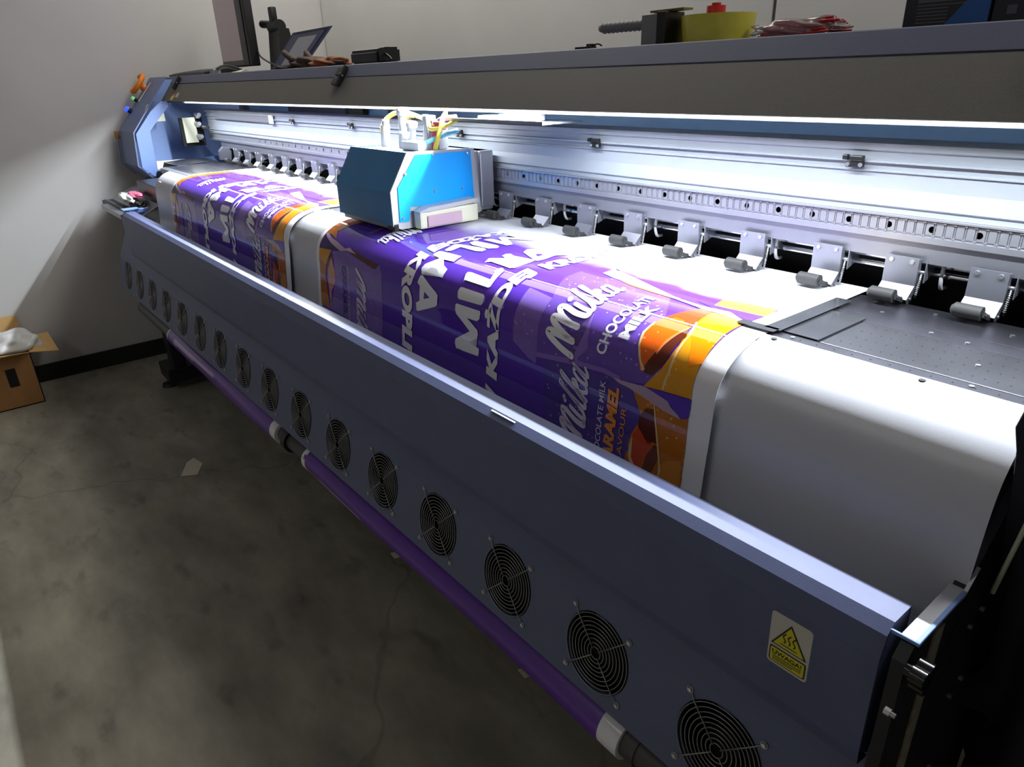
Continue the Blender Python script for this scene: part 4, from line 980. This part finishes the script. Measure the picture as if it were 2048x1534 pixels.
for m, pts, r in (('tube_yellow', [(2.13, .38, 1.376), (2.10, .39, 1.42), (2.125, .41, 1.452), (2.17, .43, 1.458), (2.22, .46, 1.44)], .006), ('tube_yellow', [(2.40, .37, 1.376), (2.41, .38, 1.42), (2.40, .40, 1.45), (2.37, .43, 1.46)], .006),
                  ('tube_pink', [(2.38, .38, 1.376), (2.37, .39, 1.42), (2.39, .40, 1.446), (2.43, .42, 1.452)], .007), ('tube_cyan', [(2.365, .35, 1.376), (2.385, .36, 1.395), (2.41, .39, 1.41), (2.42, .43, 1.42)], .006),
                  ('tube_pink', [(2.36, .40, 1.43), (2.385, .39, 1.436), (2.41, .40, 1.43)], .009), ('tube_yellow', [(2.35, .39, 1.44), (2.38, .375, 1.425), (2.42, .39, 1.432), (2.43, .42, 1.445)], .005),
                  ('lime', [(2.19, .42, 1.445), (2.20, .41, 1.456), (2.215, .43, 1.45)], .006), ('tube_pink', [(2.165, .42, 1.44), (2.175, .41, 1.455), (2.19, .44, 1.45)], .007)):
    bm = bmesh.new(); tube(bm, smooth_path(pts, 6), r, 10); cpart('ink_hose', bm, M[m], True)
bm = bmesh.new(); bx(bm, 2.43, 2.78, .40, .52, 1.444, 1.447, .001); bx(bm, 2.43, 2.78, .40, .402, 1.444, 1.452); ch = cpart('cable_chain_plate', bm, M['alu'])
bm = bmesh.new(); bx(bm, 2.60, 2.70, .42, .48, 1.4475, 1.463, .003); cpart('white_connector_box', bm, M['white_plastic'])
bm = bmesh.new(); bx(bm, 2.52, 2.57, .42, .47, 1.4475, 1.458, .003); cpart('small_terminal', bm, M['cream'])

# ------------------------------------------------------------------ things on top of the hood
ZT = 1.5905
t = empty('monitor', (.02, .95, ZT)); tag(t, 'black flat screen monitor with a mauve desktop, standing on the printer hood', 'monitor')
def loc(bm, o): bmesh.ops.translate(bm, vec=-Vector(o.location), verts=bm.verts)
def mk(t, name, bm, m, smooth=False, ang=None):
    loc(bm, t); return link(name, bm, m, t, smooth, ang)
Rm = Matrix.Rotation(math.radians(-2), 3, 'Z')
bm = bmesh.new(); bx(bm, -.245, .19, .75, .795, 1.625, 2.02, .006); mk(t, 'monitor_housing', bm, M['monitor'])
bm = bmesh.new(); bx(bm, -.232, .085, .7475, .7499, 1.655, 2.005); mk(t, 'screen', bm, M['screen'])
bm = bmesh.new(); bx(bm, -.232, .085, .7475, .7499, 1.632, 1.654); mk(t, 'taskbar', bm, M['screen_dark'])
bm = bmesh.new(); bx(bm, .086, .16, .7465, .7498, 1.63, 2.01); mk(t, 'side_bezel', bm, M['black'])
bm = bmesh.new(); prism(bm, [(.80, ZT), (.90, ZT), (.87, 1.78), (.82, 1.78)], .29, .42); mk(t, 'stand_column', bm, M['black'])
bm = bmesh.new(); cyl(bm, (.31, .84, 1.79), (.39, .84, 1.79), .035, 20, .03); cyl(bm, (.20, .83, 1.81), (.33, .84, 1.80), .018, 14); box(bm, (.345, .83, 1.84), (.04, .03, .07), None, .008); mk(t, 'stand_hinge', bm, M['black'], True, 40)
bm = bmesh.new(); bx(bm, .12, .5, .78, .98, ZT, 1.603, .004); mk(t, 'stand_base', bm, M['black'])
bm = bmesh.new(); tube(bm, smooth_path([(.16, .80, 1.70), (.30, .76, 1.66), (.50, .74, 1.62), (.60, .76, 1.60)], 8), .004, 8); mk(t, 'monitor_cable', bm, M['black'], True)

t = empty('keyboard', (-.05, .60, ZT)); tag(t, 'thin dark keyboard tray lying on the hood in front of the monitor', 'keyboard')
bm = bmesh.new(); prism(bm, [(.53, ZT), (.53, 1.600), (.60, 1.612), (.70, 1.622), (.70, ZT)], -.50, .12); mk(t, 'tray_body', bm, M['black'])
bm = bmesh.new(); prism(bm, [(.54, 1.604), (.60, 1.614), (.69, 1.624), (.69, 1.6225), (.60, 1.6125), (.54, 1.6025)], -.46, .08); mk(t, 'key_field', bm, M['cabinet'])
t = empty('charger_puck', (.34, .60, ZT)); tag(t, 'small black clip-on adapter on a cord under the monitor corner', 'adapter')
bm = bmesh.new(); box(bm, (.20, .56, ZT + .012), (.05, .04, .024), None, .004); mk(t, 'adapter_body', bm, M['alu_dark'])
bm = bmesh.new(); tube(bm, smooth_path([(.20, .57, ZT + .022), (.32, .56, ZT + .03), (.42, .56, ZT + .028), (.52, .58, ZT + .008)], 8), .008, 8); mk(t, 'cord', bm, M['black'], True)
t = bmesh.new(); vs = [t.verts.new(p) for p in ((.18, .505, ZT + .0006), (.70, .505, ZT + .0006), (.62, .56, ZT + .014), (.55, .60, ZT + .0006), (.22, .60, ZT + .0006))]; t.faces.new(vs)
solid(t, geom=t.faces[:], thickness=-.0005)
tag(link('paper_sheet', t, M['paper']), 'creased white paper sheet lying on the hood under the monitor stand', 'paper')

t = empty('tablet', (.62, .85, ZT)); tag(t, 'slate blue framed tablet propped open at a slant beside the monitor', 'tablet')
A_, B_, C_, D_ = Vector((.33, .78, 1.600)), Vector((.62, .80, 1.748)), Vector((.925, .84, 1.757)), Vector((.635, .82, 1.609))
n_ = (B_ - A_).cross(D_ - A_).normalized()
if n_.y > 0: n_ = -n_
def pq(a, b): return A_.lerp(B_, b).lerp(D_.lerp(C_, b), a)
def plate(rs, d0, d1):
    b = bmesh.new(); lo = [b.verts.new(pq(*r) + n_ * d0) for r in rs]; hi = [b.verts.new(pq(*r) + n_ * d1) for r in rs]
    k = len(rs); b.faces.new(lo[::-1]); b.faces.new(hi)
    for i in range(k): b.faces.new((lo[i], lo[(i + 1) % k], hi[(i + 1) % k], hi[i]))
    return b
mk(t, 'back_frame', plate([(0, 0), (0, 1), (1, 1), (1, 0)], -.012, 0), M['slate'])
mk(t, 'inner_frame', plate([(.06, .03), (.06, .92), (.92, .94), (.92, .03)], .0002, .003), M['frame_in'])
mk(t, 'pale_screen', plate([(.30, .08), (.30, .84), (.80, .84), (.80, .08)], .0032, .005), M['white'])

t = empty('work_gloves', (1.2, .62, ZT)); tag(t, 'crumpled pair of brown and orange leather work gloves on the hood', 'gloves')
def blob(pts, scale, seed):
    b = bmesh.new(); bmesh.ops.create_icosphere(b, subdivisions=4, radius=1.0)
    rnd = random.Random(seed); ph = [rnd.random() * 6 for _ in range(6)]
    for v in b.verts:
        c = v.co; f = 1 + .16 * math.sin(c.x * 4 + ph[0]) * math.cos(c.y * 5 + ph[1]) + .12 * math.sin(c.z * 7 + c.x * 6 + ph[2]) + .06 * math.sin(c.x * 13 + ph[3])
        v.co = Vector((c.x * scale[0] * f, c.y * scale[1] * f, max(c.z, -.75) * scale[2] * f)) + Vector(pts)
    return b
mk(t, 'brown_glove', blob((1.14, .63, ZT + .016), (.19, .05, .027), 3), M['glove_brown'], True)
mk(t, 'orange_glove', blob((1.38, .60, ZT + .013), (.13, .045, .020), 5), M['glove_orange'], True)
b = bmesh.new(); tube(b, smooth_path([(1.06, .60, ZT + .03), (1.0, .60, ZT + .052), (.95, .61, ZT + .064)], 5), .012, 10); tube(b, smooth_path([(1.14, .64, ZT + .03), (1.09, .65, ZT + .048), (1.05, .66, ZT + .06)], 5), .011, 10); mk(t, 'glove_finger', b, M['glove_brown'], True)
b = bmesh.new(); tube(b, smooth_path([(1.43, .575, ZT + .012), (1.48, .575, ZT + .013), (1.53, .58, ZT + .010)], 5), .009, 10); mk(t, 'glove_cuff', b, M['glove_cuff'], True)
mk(t, 'dark_lining', blob((1.00, .60, ZT + .008), (.12, .04, .009), 9), M['glove_cuff'], True)

t = empty('tape_dispenser', (1.69, .62, ZT)); tag(t, 'small black pouch with a strap loop, alone on the hood near the middle latch', 'pouch')
t.name = 'black_pouch'
b = bmesh.new(); prism(b, [(.57, ZT), (.57, 1.632), (.60, 1.640), (.66, 1.640), (.66, ZT)], 1.60, 1.785); bmesh.ops.bevel(b, geom=b.edges[:], offset=.008, segments=2, affect='EDGES'); mk(t, 'pouch_body', b, M['black'], True, 50)
b = bmesh.new(); box(b, (1.592, .61, 1.618), (.016, .05, .032), None, .004); mk(t, 'pouch_flap', b, M['cabinet'])
b = bmesh.new(); tube(b, smooth_path([(1.775, .60, 1.622), (1.80, .60, 1.615), (1.825, .60, 1.600), (1.80, .60, 1.596), (1.778, .60, 1.598)], 5), .004, 8); mk(t, 'strap_loop', b, M['black'], True)

t = empty('adhesive_tape_dispenser', (2.95, .62, ZT)); tag(t, 'grey ribbed handle tape dispenser holding a wide yellow roll and red knob', 'tape dispenser')
b = bmesh.new()
pts = [(2.752 + .15 * k / 24, .60, 1.6335) for k in range(25)]
tube(b, pts, .009, 12, radii=[.008 if k == 0 else (.0088 if k % 2 else .0122) for k in range(25)]); mk(t, 'ribbed_handle', b, M['tape_grey'], True)
b = bmesh.new(); prism(b, [(.575, ZT), (.575, 1.648), (.60, 1.6515), (.625, 1.648), (.625, ZT)], 2.893, 2.935); mk(t, 'dispenser_head', b, M['tape_grey'])
b = bmesh.new(); bx(b, 2.9355, 2.958, .57, .63, ZT, 1.6515, .002); mk(t, 'black_side_plate', b, M['black'])
b = bmesh.new(); bx(b, 2.905, 2.99, .585, .615, 1.652, 1.656, .001); mk(t, 'olive_lever', b, M['olive'])
b = bmesh.new(); cyl(b, (3.033, .64, ZT + .0005), (3.033, .64, ZT + .050), .066, 48, .072); cyl(b, (3.033, .64, ZT + .0502), (3.033, .64, ZT + .052), .040, 32)
mk(t, 'yellow_tape_roll', b, M['tape_yellow'], True, 40)
b = bmesh.new(); cyl(b, (3.033, .63, 1.6428), (3.033, .63, 1.656), .018, 18); cyl(b, (3.033, .63, 1.6562), (3.033, .63, 1.661), .009, 14); mk(t, 'red_knob', b, M['red'], True, 40)

t = empty('cable_tie_bag', (3.2, .66, ZT)); tag(t, 'clear bag full of dark red cable ties lying on the hood', 'bag')
rnd = random.Random(4)
for k in range(26):
    y = .62 + rnd.random() * .06; z = ZT + .004 + rnd.random() * .020; x0 = 3.13 + rnd.random() * .03; x1 = 3.26 + rnd.random() * .025
    b = bmesh.new(); tube(b, smooth_path([(x0, y, z * .995 + .005 * 1.6), (x0 + .05, y + .004, z + rnd.uniform(-.001, .004)), (x1, y + rnd.uniform(-.01, .01), z + rnd.uniform(0, .006))], 3), .0022, 5)
    mk(t, 'cable_tie', b, M['red'], True)
b = blob((3.205, .65, ZT + .017), (.085, .042, .0165), 12); mk(t, 'clear_bag', b, M['acrylic'], True)
b = bmesh.new(); bx(b, 3.10, 3.30, .60, .70, ZT, ZT + .0015); mk(t, 'bag_tail', b, M['acrylic'])

t = empty('cable_clamp', (2.74, .6, ZT)); tag(t, 'tiny black clamp with a thin bent wire, in front of the dispenser handle', 'clamp')
b = bmesh.new(); box(b, (2.735, .57, ZT + .004), (.05, .02, .007), None, .002); box(b, (2.752, .57, ZT + .0095), (.018, .014, .006), None, .002); mk(t, 'clamp_body', b, M['black'])
b = bmesh.new(); tube(b, smooth_path([(2.758, .57, ZT + .010), (2.775, .57, ZT + .011), (2.785, .57, ZT + .007)], 4), .0018, 6); mk(t, 'bent_wire', b, M['black'], True)

for k, (x0, x1, lab_) in enumerate(((3.338, 3.474, 'dark carton with a slanted blue band and grey print on the hood'), (3.476, 3.66, 'plain black carton with a small grey square, right of the blue-banded carton'))):
    t = empty('ink_carton', ((x0 + x1) / 2, .82, ZT)); tag(t, lab_, 'box', None)
    b = bmesh.new(); bx(b, x0, x1, .75, .95, ZT, 1.80, .002); mk(t, 'carton_body', b, M['box_navy'])
    if k == 0:
        b = bmesh.new(); bx(b, x0 + .018, x1 - .001, .748, .7498, ZT + .001, 1.79); mk(t, 'black_panel', b, M['box_face'])
        b = bmesh.new(); vs = [b.verts.new(p) for p in ((3.400, .7475, ZT + .0015), (3.4725, .7475, ZT + .0015), (3.4725, .7475, 1.72), (3.53 - .057, .7475, 1.72), (3.445, .7475, 1.645))]; b.faces.new(vs); solid(b, geom=b.faces[:], thickness=.0003); mk(t, 'blue_band', b, M['box_blue'])
        for j in range(7):
            b = bmesh.new(); bx(b, x0 + .022, x0 + .022 + (.05 if j < 5 else .075), .7474, .7478, 1.605 + j * .0052, 1.6068 + j * .0052 + (.003 if j == 6 else 0)); mk(t, 'grey_print_line', b, M['ink_grey'])
    else:
        b = bmesh.new(); bx(b, 3.497, 3.511, .7492, .7498, 1.610, 1.623); mk(t, 'grey_square_mark', b, M['ink_grey'])

# ------------------------------------------------------------------ things at the left end and on the floor
t = empty('crumpled_tissue', (.0, .10, 1.0)); tag(t, 'crumpled white and pink tissue on the tray at the left end of the rail', 'tissue')
mk(t, 'white_tissue', blob((-.02, .085, 1.040), (.13, .03, .020), 21), M['plastic_bag'], True)
mk(t, 'pink_tissue', blob((.03, .12, 1.055), (.10, .03, .013), 23), M['tube_pink'], True)
mk(t, 'dark_cap', blob((.10, .10, 1.018), (.07, .03, .020), 25), M['black'], True)
b = bmesh.new(); bx(b, -.25, .2, .0, .035, .986, .992, .001); bx(b, -.25, .2, -.001, .001, .97, .992); part('tray_edge', b, M['alu_dark'])
b = bmesh.new(); bx(b, -.40, .26, .03, .09, .96, .994, .003); part('tray_bracket', b, M['cabinet'])

t = empty('cardboard_box', (-.46, -.62, 0)); tag(t, 'open brown cardboard box on the floor against the left wall', 'box')
def wall_q(b, p, th):
    f = b.faces.new([b.verts.new(q) for q in p]); return f
BX0, BX1, BY0, BY1, BH = -.60, -.30, -.85, -.50, .285
b = bmesh.new(); bx(b, BX1 - .004, BX1, BY0, BY1, .001, BH); bx(b, BX0, BX0 + .004, BY0, BY1, .001, BH); bx(b, BX0, BX1, BY1 - .004, BY1, .001, BH); bx(b, BX0, BX1, BY0, BY0 + .004, .001, BH); bx(b, BX0, BX1, BY0, BY1, .001, .006)
mk(t, 'box_walls', b, M['card'])
def flap(pts, name='box_flap', m='card_in'):
    b = bmesh.new(); b.faces.new([b.verts.new(p) for p in pts]); solid(b, geom=b.faces[:], thickness=.004); mk(t, name, b, M[m])
flap([(BX1, BY1, BH), (BX0, BY1, BH), (BX0 + .02, BY1 + .12, BH + .01), (BX1 - .02, BY1 + .13, BH - .03)])
flap([(BX1, BY0, BH), (BX1, BY1, BH), (BX1 + .06, BY1 - .04, BH + .02), (BX1 + .07, BY0, BH + .04)], m='card_in')
flap([(BX0, BY0, BH), (BX0, BY1, BH), (BX0 - .02, BY1, BH + .13), (BX0 - .02, BY0, BH + .13)])
b = bmesh.new(); bx(b, BX1, BX1 + .001, -.63, -.585, .12, .22); mk(t, 'hand_hole', b, M['gap'])
t2 = blob((-.42, -.56, .305), (.10, .12, .075), 31); tag(link('film_wrap', t2, M['plastic_bag'], None, True), 'crumpled clear plastic film spilling out of the cardboard box', 'plastic wrap')
for v in ():
    pass
b = bmesh.new(); vs = [b.verts.new(p) for p in ((1.03, -.165, .0012), (1.065, -.105, .0012), (.98, -.058, .0012), (.905, -.075, .004), (.93, -.11, .005))]; b.faces.new(vs); solid(b, geom=b.faces[:], thickness=-.0006)
tag(link('paper_scrap', b, M['paper']), 'torn cream paper scrap lying alone on the concrete floor', 'paper')
for k, (x, y) in enumerate(((2.118, .264), (2.823, .272))):
    b = bmesh.new(); b.faces.new([b.verts.new((x + a, y + c, .001)) for a, c in ((-.02, -.008), (.018, -.012), (.024, .006), (-.012, .010))]); solid(b, geom=b.faces[:], thickness=-.0006)
    tag(link('paper_scrap', b, M['paper']), ('small pale paper scrap on the floor under the gap between the two rolls', 'small pale paper scrap on the floor under the near purple roll')[k], 'paper')
